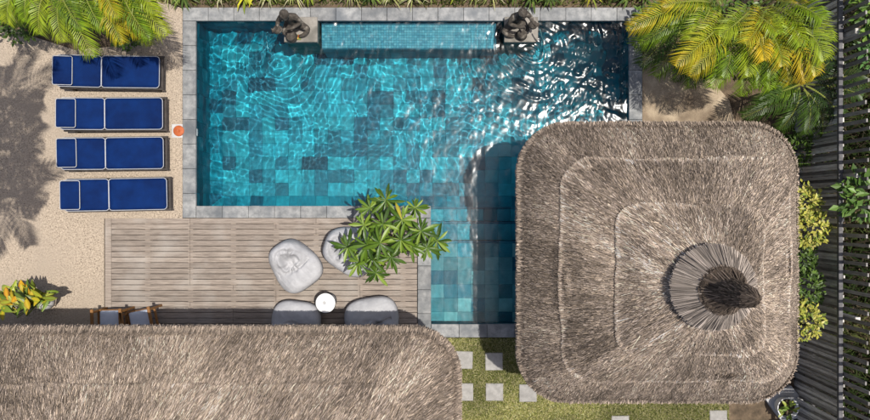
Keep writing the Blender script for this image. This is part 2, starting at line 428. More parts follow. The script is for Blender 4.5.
cove((PX0, PYN), (PX0, PYS), (1, 0)); cove((PX1, PYS), (PX1, PYN), (-1, 0)); cove((PX1, PYN), (PX0, PYN), (0, -1)); cove((PX0, PYS), (PX1, PYS), (0, 1))
for k, (yy, z) in enumerate(zip(STEP_Y, STEP_Z)):
    m = int((EX1 - EX0) / TS)
    for i in range(m):
        xa = EX0 + i * (EX1 - EX0) / m; xb = EX0 + (i + 1) * (EX1 - EX0) / m
        add_box_to(rest_v, rest_f, rest_m, (xa + .002, xb - .002, yy - .040, yy + .006, z - .012, z + .004), random.choice((3, 4, 4)))
me = mesh('tiling', rest_v, rest_f, tile_m); me.polygons.foreach_set('material_index', rest_m); me.update()
tag(link('tiling', me, pool), kind='stuff')

# shallow mosaic shelf between the two plinths
LX0, LX1, LY0 = P(320, 0).x, P(497, 0).x, P(0, 46.5).y
shelf = box('shelf', LX0, LX1, LY0, PYN + .01, ZF + .02, -.235, tile_m[4], pool)
mv, mf, mm = [], [], []
ms = .052
for i in range(int((LX1 - LX0 - .02) / ms)):
    for j in range(int((PYN - LY0 - .02) / ms)):
        x = LX0 + .012 + i * ms; y = LY0 + .012 + j * ms
        add_box_to(mv, mf, mm, (x, x + ms - .004, y, y + ms - .004, -.236, -.226 + random.uniform(-.001, .001)), random.choices((0, 1, 2, 3), (3, 4, 4, 1))[0])
SHO = shelf.location.copy()
mv = [tuple(Vector(q) - SHO) for q in mv]
me = mesh('mosaic', mv, mf, mosaic_m); me.polygons.foreach_set('material_index', mm); me.update()
tag(link('mosaic', me, shelf), kind='stuff')
fv, ff, fm = [], [], []
for i in range(round((LX1 - LX0) / TS)):
    for j in range(4):
        w = (LX1 - LX0) / round((LX1 - LX0) / TS)
        add_box_to(fv, ff, fm, (LX0 + i * w + .003, LX0 + (i + 1) * w - .003, LY0 - .012, LY0 + .001, ZF + .03 + j * .275, ZF + .30 + j * .275), wt())
fv = [tuple(Vector(q) - SHO) for q in fv]
me = mesh('shelf_tiling', fv, ff, tile_m); me.polygons.foreach_set('material_index', fm); me.update()
tag(link('shelf_tiling', me, shelf), kind='stuff')

# coping slabs, each its own piece
def coping(x0, x1, y0, y1, along):
    L_ = (x1 - x0) if along == 'x' else (y1 - y0); n = max(1, round(L_ / .515)); w = L_ / n
    for i in range(n):
        h = random.uniform(-.003, .004)
        if along == 'x': box('coping_slab', x0 + i * w + .003, x0 + (i + 1) * w - .003, y0, y1, -.06, .012 + h, stone, pool, .006)
        else: box('coping_slab', x0, x1, y0 + i * w + .003, y0 + (i + 1) * w - .003, -.06, .012 + h, stone, pool, .006)
ov = .02                                             # small overhang over the water
coping(PX0 - CW, PX1 + CW, PYN - ov, PYN + CW, 'x')
coping(PX0 - CW, PX0 + ov, PYS - .22, PYN - ov - .005, 'y')
coping(PX1 - ov, PX1 + CW, PYS - .22, PYN - ov - .005, 'y')
coping(PX0 + ov + .005, EX0 + ov, PYS - .22, PYS + ov, 'x')
coping(EX0 - CW, EX0 + ov, EYS - CW, PYS - .225, 'y')
coping(EX0 + ov + .005, EX1 + .25, EYS - CW, EYS + ov, 'x')
coping(EX1 - ov, EX1 + .25, EYS + ov + .005, PYS - .225, 'y')
coping(EX1 - ov, PX1 - ov - .005, PYS - .22, PYS + ov, 'x')
# white wall inlets and lamp of the pool, just under the rim
for (x, y, n) in ((PX0, P(0, 132).y, (1, 0)), (P(255, 0).x, PYS, (0, 1)), (P(326, 0).x, PYS, (0, 1)), (P(239, 0).x, PYN, (0, -1))):
    n = Vector((n[0], n[1], 0)); c = Vector((x, y, -.17 if abs(n.x) < .5 and n.y < 0 else -.075))
    s = Vector((-n.y, n.x, 0)); w = .07
    vv = [c + s * a * w + Vector((0, 0, b * .035)) + n * d for d in (0, .022) for a, b in ((-1, -1), (1, -1), (1, 1), (-1, 1))]
    link('inlet', mesh('inlet', vv, BOXF, white_m), pool)

# water with real ripples
def wave_sheet(x0, x1, y0, y1, step):
    xs = np.linspace(x0, x1, int((x1 - x0) / step) + 1); ys = np.linspace(y0, y1, int((y1 - y0) / step) + 1)
    X, Y = np.meshgrid(xs, ys, indexing='ij'); return X, Y
FOUNT = [(P(282, 52).x, P(282, 52).y), (P(535, 50).x, P(535, 50).y)]
def water_height(X, Y):
    r = np.random.default_rng(5); Z = np.zeros_like(X)
    wx = X + .10 * fbm(X, Y, 21, 3, 2.2); wy = Y + .10 * fbm(X, Y, 22, 3, 2.2)
    # wind ripples, many directions
    comp = np.zeros_like(X)
    for k in range(64):
        lam = float(np.exp(r.uniform(math.log(.075), math.log(.50)))); a = r.uniform(0, 2 * math.pi); kk = 2 * math.pi / lam
        comp += (lam ** 1.15) * np.sin(kk * (wx * math.cos(a) + wy * math.sin(a)) + r.uniform(0, 6.28))
    Z += .0025 * comp * (.8 + .45 * fbm(X, Y, 31, 2, .8))
    for (fx, fy), am in zip(FOUNT, (1.0, 1.35)):
        R = np.hypot(wx - fx, wy - fy); jit = 1.5 * fbm(X, Y, 3, 3, 3.0)
        Z += am * .0015 * np.sin(2 * math.pi * R / .17 + jit) * np.exp(-R / 1.5) * np.clip(R / .1, 0, 1) * (.7 + .5 * fbm(X, Y, 8, 2, 2.5))
        Z += am * .0012 * np.sin(2 * math.pi * R / .10 + jit) * np.exp(-R / .9)
    # calmer towards the steps, livelier in the north east
    live = np.clip((Y - .1) / 2.2, .0, 1) * .62 + np.clip((X - .3) / 2.6, 0, 1) * np.clip(Y / 1.2, 0, 1) * 1.0 + .28
    live = live + .6 * np.clip((Y - 3.15) / .15, 0, 1) * np.clip((X + 2.5) / .2, 0, 1) * np.clip((1.4 - X) / .2, 0, 1)
    return Z * live
X, Y = wave_sheet(PX0 - .015, PX1 + .015, PYS - .005, PYN + .015, .0145)
Wm = grid_mesh('water', np.stack([X, Y, ZW + water_height(X, Y)], -1), water_m)
X2, Y2 = wave_sheet(EX0 - .015, EX1 + .015, EYS - .015, PYS - .005, .0145)
# one connected sheet: join main basin and bay in one mesh
Wb = grid_mesh('water_b', np.stack([X2, Y2, ZW + water_height(X2, Y2)], -1), water_m)
bm = bmesh.new(); bm.from_mesh(Wm); bm.from_mesh(Wb); bm.to_mesh(Wm); bm.free(); bpy.data.meshes.remove(Wb)
Wm.polygons.foreach_set('use_smooth', [True] * len(Wm.polygons)); Wm.update()
water = tag(link('water', Wm), kind='structure')
water.cycles.is_caustics_caster = True

# ------------------------------------------------------------------ plinths, statues, offerings, spouts
def plinth(x0, x1, y0, label):
    t = thing('plinth', ((x0 + x1) / 2, (y0 + PYN) / 2, 0), label, 'plinth')
    hx, hy = (x1 - x0) / 2, (PYN + .03 - y0) / 2
    o = link('block', slab_mesh('block', 2 * hx, 2 * hy, ZF, .075, plinth_m, .012), t)
    o = link('cap', slab_mesh('cap', 2 * hx + .03, 2 * hy + .03, .078, .115, plinth_m, .01), t)
    return t
PL0, PL1, PR0, PR1 = P(286, 0).x, P(317.5, 0).x, P(504.5, 0).x, P(536.5, 0).x
PLY = P(0, 42).y
plinth(PL0, PL1, PLY, 'square grey stone plinth beside the mosaic shelf, its statue leaning away from the shelf')
plinth(PR0, PR1, PLY, 'square grey stone plinth at the rippled, glittering end of the pool')

def skin_mesh(name, nodes, edges, mat, sub=2):
    me = bpy.data.meshes.new(name); me.from_pydata([n[:3] for n in nodes], edges, []); me.update()
    o = bpy.data.objects.new(name, me); COL.objects.link(o)
    mo = o.modifiers.new('skin', 'SKIN'); mo.use_smooth_shade = True
    for i, n in enumerate(nodes):
        me.skin_vertices[0].data[i].radius = (n[3], n[3] if len(n) < 5 else n[4])
        me.skin_vertices[0].data[i].use_root = (i == 0)
    s = o.modifiers.new('sub', 'SUBSURF'); s.levels = sub; s.render_levels = sub
    dg = bpy.context.evaluated_depsgraph_get(); res = bpy.data.meshes.new_from_object(o.evaluated_get(dg))
    bpy.data.objects.remove(o); bpy.data.meshes.remove(me)
    res.name = name; res.materials.clear(); res.materials.append(mat)
    res.polygons.foreach_set('use_smooth', [True] * len(res.polygons)); return res

def statue(x, y, mir, label, turn):
    t = thing('statue', (x, y, .115), label, 'statue', 'stone figures pouring water into the pool')
    m = mir
    nodes = [(0, .03, .16, .13), (0, .05, .32, .115), (-.02 * m, .05, .48, .125), (-.03 * m, .04, .60, .135, .10), (-.04 * m, .02, .70, .05),
             (-.05 * m, -.01, .78, .085), (-.055 * m, -.02, .87, .095), (-.055 * m, .0, .95, .075), (-.05 * m, .03, 1.02, .05),        # 5-8 head, topknot
             (-.20 * m, .03, .60, .075), (-.30 * m, -.04, .47, .058), (-.30 * m, -.17, .52, .045), (-.29 * m, -.22, .55, .035),        # 9-12 near arm, hand
             (.15 * m, .03, .60, .07), (.24 * m, -.06, .46, .055), (.02 * m, -.20, .46, .043), (-.08 * m, -.22, .48, .034),            # 13-16 far arm across
             (-.15 * m, -.05, .14, .11), (-.20 * m, -.27, .17, .085), (-.16 * m, -.10, .07, .06), (-.13 * m, .06, .05, .045),           # 17-20 folded leg
             (.16 * m, -.03, .14, .11), (.36 * m, -.13, .14, .08), (.24 * m, -.25, .06, .055), (.10 * m, -.29, .05, .042),              # 21-24 crossed leg
             (-.06 * m, -.125, .84, .022), (-.15 * m, -.01, .86, .03), (.04 * m, -.01, .86, .03)]                                        # nose, ears
    edges = [(0, 1), (1, 2), (2, 3), (3, 4), (4, 5), (5, 6), (6, 7), (7, 8), (3, 9), (9, 10), (10, 11), (11, 12), (3, 13), (13, 14), (14, 15), (15, 16),
             (0, 17), (17, 18), (18, 19), (19, 20), (0, 21), (21, 22), (22, 23), (23, 24), (6, 25), (6, 26), (6, 27)]
    for base, k0 in ((12, -1), (16, 1)):              # five fingers on each hand, curled on the jar
        bx, by, bz = nodes[base][:3]
        for q in range(5):
            i = len(nodes); off = (q - 2) * .02; ln = (.04, .055, .06, .055, .042)[q]
            nodes.append((bx - .02 * m, by - .02, bz + off, .011)); nodes.append((bx - .03 * m + .02 * m * k0, by - ln - .02, bz + off, .009))
            edges += [(base, i), (i, i + 1)]
    b = link('body', skin_mesh('body', nodes, edges, statue_m), t)
    hair = link('headdress', lathe('headdress', [(.102, .0), (.112, .02), (.108, .045), (.085, .06), (.06, .10), (.03, .13), (.01, .15)], statue_m, 16), t)
    hair.location = (-.055 * m, 0, .905)
    skirt = link('sash', lathe('sash', [(.15, 0), (.165, .03), (.15, .08), (.135, .10)], statue_m, 18), t); skirt.location = (0, .04, .16)
    jar = link('jar', lathe('jar', [(.045, 0), (.085, .05), (.105, .11), (.09, .17), (.05, .205), (.04, .23), (.06, .25), (.05, .252), (.03, .22)], statue_m, 20), t)
    jar.location = (-.20 * m, -.20, .44); jar.rotation_euler = (.25, -1.35 * m, 0)
    blk = link('stone_seat', lathe('stone_seat', [(.13, 0), (.14, .04), (.115, .08), (.12, .20), (.10, .22)], statue_m, 18), t); blk.location = (-.06 * m, -.30, .001)
    t.rotation_euler = (0, 0, turn); t.scale = (.82, .82, .86); return t
SL = (-2.78, 3.66); SR = (1.60, 3.68)
statue(*SL, 1, 'weathered kneeling stone figure tipping a jar towards the far left pool corner', 0.0)
statue(*SR, -1, 'weathered dark kneeling stone figure at the glittering end of the shelf', .25)
bpy.data.objects['statue']['label'] = 'weathered stone figure tipping a jar, at the lounger end of the shelf'

def spout(x, y, dx, dy, z, label):
    pts = []
    for i in range(10):
        s = i / 9; pts.append((x + dx * s, y + dy * s, z + .02 * s - (z - ZW) * s * s))
    m = water_m
    o = tube_obj('water_jet', pts, [.012 + .010 * (i / 9) + .003 * math.sin(i * 2.1) for i in range(10)], m, None, 8)
    tag(o, label, 'water jet', 'jets falling from the jars')
    return o
spout(-3.22, 3.44, -.10, -.25, .50, 'thin falling water jet from the jar of the lounger end statue')
spout(2.01, 3.50, .14, -.32, .50, 'thin falling water jet from the jar of the statue at the glittering end')

def offering(x, y, label, cols):
    t = thing('offering', (x, y, .116), label, 'offering')
    link('leaf_tray', mesh('leaf_tray', box_v(-.07, .07, -.055, .055, 0, .012), BOXF, stem_green), t)
    for i, c in enumerate(cols):
        m = bpy.data.materials.get('petal_%d' % i) or M('petal_%d' % i, c, None, 20, .6)
        o = link('flower', lathe('flower', [(.02, .012), (.032, .02), (.03, .035), (.012, .042)], m, 9), t); o.location = ((i - 1) * .045, .02 * ((-1) ** i), 0)
offering(P(298.5, 39).x, P(298.5, 39).y, 'small offering of petals in front of the lounger end statue', [(.75, .72, .66), (.55, .35, .06), (.5, .09, .04)])
offering(P(521, 36.5).x, P(521, 36.5).y, 'small offering of petals in front of the statue at the glittering end', [(.75, .72, .66), (.55, .35, .06), (.5, .09, .04)])

# ------------------------------------------------------------------ wooden deck
deck = thing('wooden_deck', (-3.5, -1.2, 0), 'weathered grey brown plank deck along the pool', 'deck')
DX0, DX1, DYN, DYS = -6.60, EX0 - CW - .012, PYS - .22 - .008, -3.7
def in_deck(o): o.location = Vector(o.location) - Vector((-3.5, -1.2, 0)); return o
in_deck(box('edge_board', DX0, DX0 + .125, DYS, DYN, -.032, .004, wood, deck, .004))
jx = [P(a, 0).x for a in (147, 190, 233, 276, 316, 360, 403)]
for x in jx: in_deck(box('joist', x - .05, x + .05, DYS, DYN, -.16, -.030, joist_m, deck))
pitch = .111; y = DYN; row = 0
while y > DYS + pitch:
    cuts = sorted(random.sample(jx[1:-1], 2)); 
    while cuts[1] - cuts[0] < 1.5: cuts = sorted(random.sample(jx[1:-1], 2))
    e = [DX0 + .126] + cuts + [DX1]
    for a, b in zip(e[:-1], e[1:]):
        o = in_deck(box('plank', a + .002, b - .002, y - pitch + .009, y, -.030, random.uniform(-.002, .002), wood, deck, .004))
    y -= pitch; row += 1

# ------------------------------------------------------------------ thatched roofs
def rr(u, A, B, r):
    """u in 0..8 around a rounded rectangle of half sizes A,B, corner radius r (all arrays)"""
    seg = np.floor(u).astype(int) % 8; f = u - np.floor(u)
    x = np.zeros_like(u); y = np.zeros_like(u); a, b = A - r, B - r
    for k in range(4):
        m = seg == 2 * k + 1; sx, sy = ((1, 1), (-1, 1), (-1, -1), (1, -1))[k]
        an = (k + f) * math.pi / 2
        x = np.where(m, sx * a + r * np.cos(an), x); y = np.where(m, sy * b + r * np.sin(an), y)
    m = seg == 0; x = np.where(m, A, x); y = np.where(m, -b + 2 * b * f, y)
    m = seg == 2; x = np.where(m, a - 2 * a * f, x); y = np.where(m, B, y)
    m = seg == 4; x = np.where(m, -A, x); y = np.where(m, b - 2 * b * f, y)
    m = seg == 6; x = np.where(m, -a + 2 * a * f, x); y = np.where(m, -B, y)
    return x, y

class Roof:
    def __init__(self, cx, cy_, prof, lip=.05, seed=1):
        self.c = (cx, cy_); self.p = np.array(prof, float); self.lip = lip; self.n = len(prof) - 1; self.seed = seed
    def at(self, u, t, step=True):
        t = np.clip(t, -0.2, self.n - 1e-6); k = np.clip(np.floor(t).astype(int), 0, self.n - 1); f = t - k
        q = self.p[k] * (1 - f)[..., None] + self.p[k + 1] * f[..., None]
        A, B, r, z = [q[..., i] for i in range(4)]
        x, y = rr(u, A, B, np.minimum(r, np.minimum(A, B)))
        if q.shape[-1] > 4: x = x + q[..., 4]; y = y + q[..., 5]
        cr = np.exp(-(np.minimum(f, 1 - f) / .12) ** 2) * (t > .5)   # the edges of the courses are not straight
        wv = .035 * fbm(x * 1.0 + 3, y * 1.0, self.seed + 20, 3, 3.2) * cr; rn = np.hypot(x, y) + 1e-6; x = x + wv * x / rn; y = y + wv * y / rn
        bul = .05 * np.sin(np.clip(f, 0, 1) * math.pi)               # soft belly of each course
        if step: bul = bul + self.lip * np.clip(1 - f * 1.6, 0, 1) * (k > 0)
        wob = .018 * fbm(x * 1.0 + self.seed, y * 1.0, self.seed, 3, 2.4)
        return np.stack([x + self.c[0], y + self.c[1], z + bul + wob], -1)
    def u_weighted(self, n, rng, ulim=None):
        """random u with density proportional to length along the eave"""
        A, B, r = self.p[0, :3]; L_ = [2 * (B - r), math.pi / 2 * r, 2 * (A - r), math.pi / 2 * r] * 2
        w = np.array(L_)
        if ulim is not None: w = w * np.array(ulim)
        return rng.choice(8, n, p=w / w.sum()) + rng.random(n)

def thatch(name, roof, n_straw, parent_label, loc, under, parts, ulim=None, base_col=(.37, .294, .232), light_lines=True):
    t = thing(name, loc, *parent_label)
    loc = Vector(loc); rng = np.random.default_rng(roof.seed)
    # solid body: courses, thick rounded eave and underside
    us = np.concatenate([k + np.linspace(0, 1, 14 if k % 2 else 40, endpoint=False) for k in range(8)])
    rows = []
    p = roof.p
    for dr, dz in ((-.95, .30), (-.50, -.02), (-.12, -.20), (-.03, -.19), (.012, -.10), (.005, -.03)):
        A, B, r = p[0, :3]; x, y = rr(us, np.full_like(us, A + dr), np.full_like(us, B + dr), np.full_like(us, max(.1, r + dr)))
        rows.append(np.stack([x + roof.c[0], y + roof.c[1], np.full_like(us, p[0, 3] + dz) + .012 * np.sin(us * 40)], -1))
    for k in range(roof.n):
        for f_ in (.0, .12, .3, .5, .7, .88, .985): rows.append(roof.at(us, np.full_like(us, k + f_)))
    A = np.stack(rows, 1) - np.array(loc)
    body = link('thatch_body', grid_mesh('thatch_body', A, thatch_body, True, True), t)
    top = A[:, -1]; c = top.mean(0)                      # close the top
    tv = [tuple(c)] + [tuple(q) for q in top]; tf = [(0, i + 1, (i + 1) % len(top) + 1) for i in range(len(top))]
    link('ridge_cap', mesh('ridge_cap', tv, tf, thatch_body), t)
    # straws
    n = n_straw; u = roof.u_weighted(n, rng, ulim)
    areas = []
    for k in range(roof.n):
        a, b = roof.p[k], roof.p[k + 1]; areas.append((a[0] + a[1] + b[0] + b[1]) * math.hypot(max(a[0] - b[0], a[1] - b[1]), a[3] - b[3]))
    areas = np.array(areas); kk = rng.choice(roof.n, n, p=areas / areas.sum()); f_ = rng.random(n) ** .92
    tt = kk + f_ * .99
    if light_lines:                                       # denser pale cut ends along the lower edge of each upper course
        n2 = int(n * .075); u2 = roof.u_weighted(n2, rng, ulim); t2 = rng.integers(1, roof.n, n2) + np.minimum(np.abs(rng.normal(0, .035, n2)), .2)
        u = np.concatenate([u, u2]); tt = np.concatenate([tt, t2]); kk = np.floor(tt).astype(int)
    N_ = len(u)
    P0 = roof.at(u, tt); eps = .02
    P1 = roof.at(u, np.minimum(tt + eps, kk + .9999)); dn = roof.at(u, np.maximum(tt - eps, kk + .0)); d = P1 - dn
    d /= np.linalg.norm(d, axis=1, keepdims=True) + 1e-9
    U1 = roof.at(u + .004, tt); s = U1 - P0; s /= np.linalg.norm(s, axis=1, keepdims=True) + 1e-9
    nn = np.cross(s, d); nn *= np.sign(nn[:, 2:3] + 1e-9); nn /= np.linalg.norm(nn, axis=1, keepdims=True) + 1e-9
    s = np.cross(d, nn)
    swirl = .13 * fbm(P0[:, 0], P0[:, 1], roof.seed + 9, 3, 1.6)
    ang = rng.normal(0, .15, N_) + swirl
    dd = d * np.cos(ang)[:, None] + s * np.sin(ang)[:, None]; ss = np.cross(dd, nn)
    ln = rng.uniform(.08, .26, N_); wd = rng.uniform(.0020, .0048, N_); lift = rng.uniform(.001, .024, N_)
    tip = P0 + nn * lift[:, None]; root = P0 + dd * ln[:, None] - nn * .004
    tw = rng.uniform(-.35, .35, N_); sd = ss * np.cos(tw)[:, None] + nn * np.sin(tw)[:, None]
    V = np.stack([tip - sd * (wd * .55)[:, None], tip + sd * (wd * .55)[:, None], root + sd * wd[:, None], root - sd * wd[:, None]], 1)
    tone = np.clip(rng.lognormal(-.26, .62, N_), .12, 2.6)
    tone *= 1 + .30 * fbm(P0[:, 0] * 1.0, P0[:, 1], roof.seed + 4, 5, 2.2)
    tone *= .84 + .10 * kk
    blot = fbm(P0[:, 0], P0[:, 1], roof.seed + 14, 4, 5.0); tone *= 1 + .10 * blot
    dark = rng.random(N_) < .16; tone[dark] *= .3
    edge = (tt - kk < .05) & (kk > 0) & (rng.random(N_) < .62)
    uw = np.where(np.floor(u) % 2 == 0, u * (3.2 if name == 'thatched_pavilion' else 6.0), u * 1.6)
    streak = fbm(uw * 3, tt * .35, roof.seed + 2, 5, 3.0)
    tone *= 1 + (.30 if name == 'thatched_pavilion' else .16) * np.clip(streak, -1, 1.3)
    lg = 1.0 if name == 'thatched_pavilion' else .62
    tone[edge] = np.clip(tone[edge], .6, 9) * lg * np.where(fbm(P0[edge, 0], P0[edge, 1], 5, 3, 3.0) > -.35, 1.9, 1.1)
    hue = rng.random(N_)
    col = np.array(base_col)[None] * tone[:, None] * np.stack([1 + .05 * (hue - .5), np.ones(N_), 1 - .16 * (hue - .5)], 1)
    col = np.clip(col, .01, .85)
    ob = link('straw', quads('straw', V - np.array(loc), straw, col), t); tag(ob, kind='stuff')
    # hanging fringe on the eave
    m = n_straw // 5; u = roof.u_weighted(m, rng, ulim)
    A_, B_, r_ = roof.p[0, :3]; dr = rng.uniform(-.03, .035, m)
    x, y = rr(u, A_ + dr, B_ + dr, r_ + dr); x2, y2 = rr(u + .01, A_ + dr, B_ + dr, r_ + dr)
    s = np.stack([x2 - x, y2 - y, np.zeros(m)], 1); s /= np.linalg.norm(s, axis=1, keepdims=True) + 1e-9
    o_ = np.stack([s[:, 1], -s[:, 0], np.zeros(m)], 1)
    z0 = roof.p[0, 3]
    root = np.stack([x + roof.c[0], y + roof.c[1], np.full(m, z0 + .02)], 1) - o_ * rng.uniform(.05, .2, (m, 1)) + np.array([0, 0, 1]) * rng.uniform(.02, .12, (m, 1))
    tip = np.stack([x + roof.c[0], y + roof.c[1], z0 - rng.uniform(-.01, .2, m)], 1) + o_ * rng.uniform(-.01, .05, (m, 1)) + s * rng.normal(0, .03, (m, 1))
    w = rng.uniform(.003, .007, (m, 1))
    V = np.stack([tip - s * w, tip + s * w, root + s * w, root - s * w], 1)
    tone = np.clip(rng.lognormal(-.35, .4, m), .2, 1.6); col = np.clip(np.array(base_col)[None] * tone[:, None], .01, .8)
    ob = link('fringe', quads('fringe', V - np.array(loc), straw, col), t); tag(ob, kind='stuff')
    for nm, b in parts:
        o = box(nm, *b, dark_wood if nm == 'post' else under, t, .004); o.location = Vector(o.location) - Vector((loc.x, loc.y, 0)) - Vector((0, 0, loc.z))
    return t

GC = (223 * (CAM_H - EAVE) / FPX, -52.5 * (CAM_H - EAVE) / FPX); GA = 137.5 * (CAM_H - EAVE) / FPX
gaz = Roof(GC[0], GC[1], [(GA, GA, .80, EAVE, 0, 0), (1.80, 1.76, .52, 3.0, 0, -.05), (1.10, 1.12, .34, 3.66, -.01, -.15), (.33, .33, .33, 4.45, .04, -.17)], .030, 3)
parts = [('post', (a - .07, a + .07, b - .07, b + .07, -.2, 2.75)) for a in (2.85, 5.0) for b in (-.25, -2.45)]
parts += [('platform', (EX1 + .256, 5.6, -2.85, PYS - .226, -.2, .10))]
GZ = thatch('thatched_pavilion', gaz, 300000, ('square thatched pavilion roof with stepped courses and a dark finial', 'pavilion'), (GC[0], GC[1], 0), slab_m, parts)
# reed collar, dark mound and leaning finial on the pavilion
def collar():
    rng = np.random.default_rng(9); V, C = [], []
    n = 1400
    for i in range(n):
        a = 2 * math.pi * (i + rng.random()) / n; r0, r1 = rng.uniform(.20, .27), .585 + rng.normal(0, .012)
        z0, z1 = 4.86 + rng.normal(0, .012), 4.44 + rng.normal(0, .02)
        da = rng.normal(0, .035); w0, w1 = .004, rng.uniform(.003, .0065)
        s = np.array([-math.sin(a), math.cos(a), 0]); o0 = np.array([math.cos(a) * r0, math.sin(a) * r0, z0]); a1 = a + da
        o1 = np.array([math.cos(a1) * r1, math.sin(a1) * r1, z1])
        V.append([o0 - s * w0, o0 + s * w0, o1 + s * w1, o1 - s * w1])
        tn = float(np.clip(rng.lognormal(-.05, .42), .2, 1.9)); C.append([.32 * tn, .27 * tn, .23 * tn])
    return np.array(V), np.clip(np.array(C), .02, .8)
V, C = collar()
o = link('collar', lathe('collar', [(.57, 4.36), (.57, 4.40), (.22, 4.80), (.20, 4.82)], thatch_body, 40), GZ); o.location = (.04, -.17, 0)
o2 = link('reed', quads('reed', V, straw, C), o); tag(o2, kind='stuff')
mound = link('mound', lathe('mound', [(.33, 4.70), (.33, 4.78), (.29, 4.87), (.20, 4.94), (.17, 4.95)], thatch_body, 28), GZ); mound.location = (.04, -.17, 0)
fin = tube_obj('finial', [(0, 0, 4.9), (.005, 0, 5.15), (0, -.005, 5.4), (.0, 0, 5.56), (.005, 0, 5.68), (0, 0, 5.78)], [.165, .14, .115, .10, .07, .012], thatch_body, GZ, 16); fin.location = (.04, -.17, 0)
rng = np.random.default_rng(4); V, C = [], []
for i in range(2200):
    a = rng.uniform(0, 6.28); z = rng.uniform(4.82, 5.77); h = rng.uniform(.1, .3)
    def rad(zz): return float(np.interp(zz, [4.76, 4.86, 4.93, 4.96, 5.4, 5.56, 5.68, 5.78], [.32, .28, .20, .175, .125, .11, .08, .015]))
    z1 = max(4.78, z - h); a1 = a + rng.normal(0, .12)
    p0 = np.array([math.cos(a) * rad(z), math.sin(a) * rad(z), z]); ex = rng.uniform(.008, .03)
    p1 = np.array([math.cos(a1) * (rad(z1) + ex), math.sin(a1) * (rad(z1) + ex), z1]); s = np.array([-math.sin(a), math.cos(a), rng.normal(0, .3)]) * .006
    V.append([p0 - s, p0 + s, p1 + s, p1 - s]); tn = float(np.clip(rng.lognormal(-.3, .5), .15, 1.8)); C.append([.15 * tn, .115 * tn, .09 * tn])
o2 = link('finial_straw', quads('finial_straw', np.array(V), straw, np.clip(np.array(C), .01, .6)), fin); tag(o2, kind='stuff')
rope = tube_obj('binding', [(math.cos(k * .42) * .138, math.sin(k * .42) * .138, 5.26 + .004 * k) for k in range(26)], .016, thatch_body, fin, 6)

# long roof of the main house
k = (CAM_H - EAVE) / FPX
HX1, HY1 = (458 - 435) * k, -(330 - 210) * k
HX0, HY0 = -10.6, HY1 - 6.4
hc = ((HX0 + HX1) / 2, (HY0 + HY1) / 2); hA, hB = (HX1 - HX0) / 2, (HY1 - HY0) / 2
hs = Roof(hc[0], hc[1], [(hA, hB, .78, EAVE), (hA - .78, hB - .70, .62, 2.98), (hA - 1.6, hB - 1.55, .6, 3.75), (hA - 2.4, hB - 2.3, .5, 4.5), (hA - 3.05, .12, .11, 5.3)], .012, 8)
parts = [('wall', (HX0 + 1.3, HX1 - 1.15, HY0 + 1.2, HY1 - 1.75, -.2, 2.55))]
parts += [('post', (a - .07, a + .07, HY1 - .75, HY1 - .61, -.2, 2.5)) for a in (HX1 - .85, HX1 - 3.4, HX1 - 6.0, HX1 - 8.4)]
thatch('thatched_house', hs, 390000, ('long thatched house roof with a rounded hip beside the deck', 'house'), (hc[0], hc[1], 0), wall_m, parts,
       ulim=(1, 1, 1, .3, .3, .3, .3, 1))

# ------------------------------------------------------------------ stake fence on the right
FX = 7.24
fence = thing('stake_fence', (FX, 0, 0), 'grey weathered wooden stake fence with tall pickets above its rail', 'fence')
bp = .0545; y = -6.0; i = 0
bm_short = [slab_mesh('board', .028, bp * w, -.24, 1.56 + dz, fence_w, .004) for w, dz in ((.93, 0), (.97, .01), (.86, -.02), (.95, .02))]
bm_tall = [slab_mesh('picket', .03, bp * w, -.24, z, picket_w, .004) for w, z in ((1.1, 2.28), (1.0, 2.34), (1.2, 2.24))]
while y < 6.0:
    tall = i % 3 == 0
    o = link('picket' if tall else 'board', random.choice(bm_tall if tall else bm_short), fence)
    o.location = (random.uniform(-.022, .018) + (.02 if tall else 0), y, 0); o.rotation_euler = (random.gauss(0, .008), random.gauss(0, .006), 0)
    y += bp; i += 1
for z, x, w in ((1.60, -.065, .075), (.5, .05, .05)):
    o = link('rail', slab_mesh('rail', w, 12.1, -.03, .03, rail_m, .006), fence); o.location = (x, 0, z)
for yy in (-4.4, -1.9, .6, 3.1):
    o = link('post', slab_mesh('post', .09, .09, -.24, 1.9, fence_w, .008), fence); o.location = (.075, yy, 0)

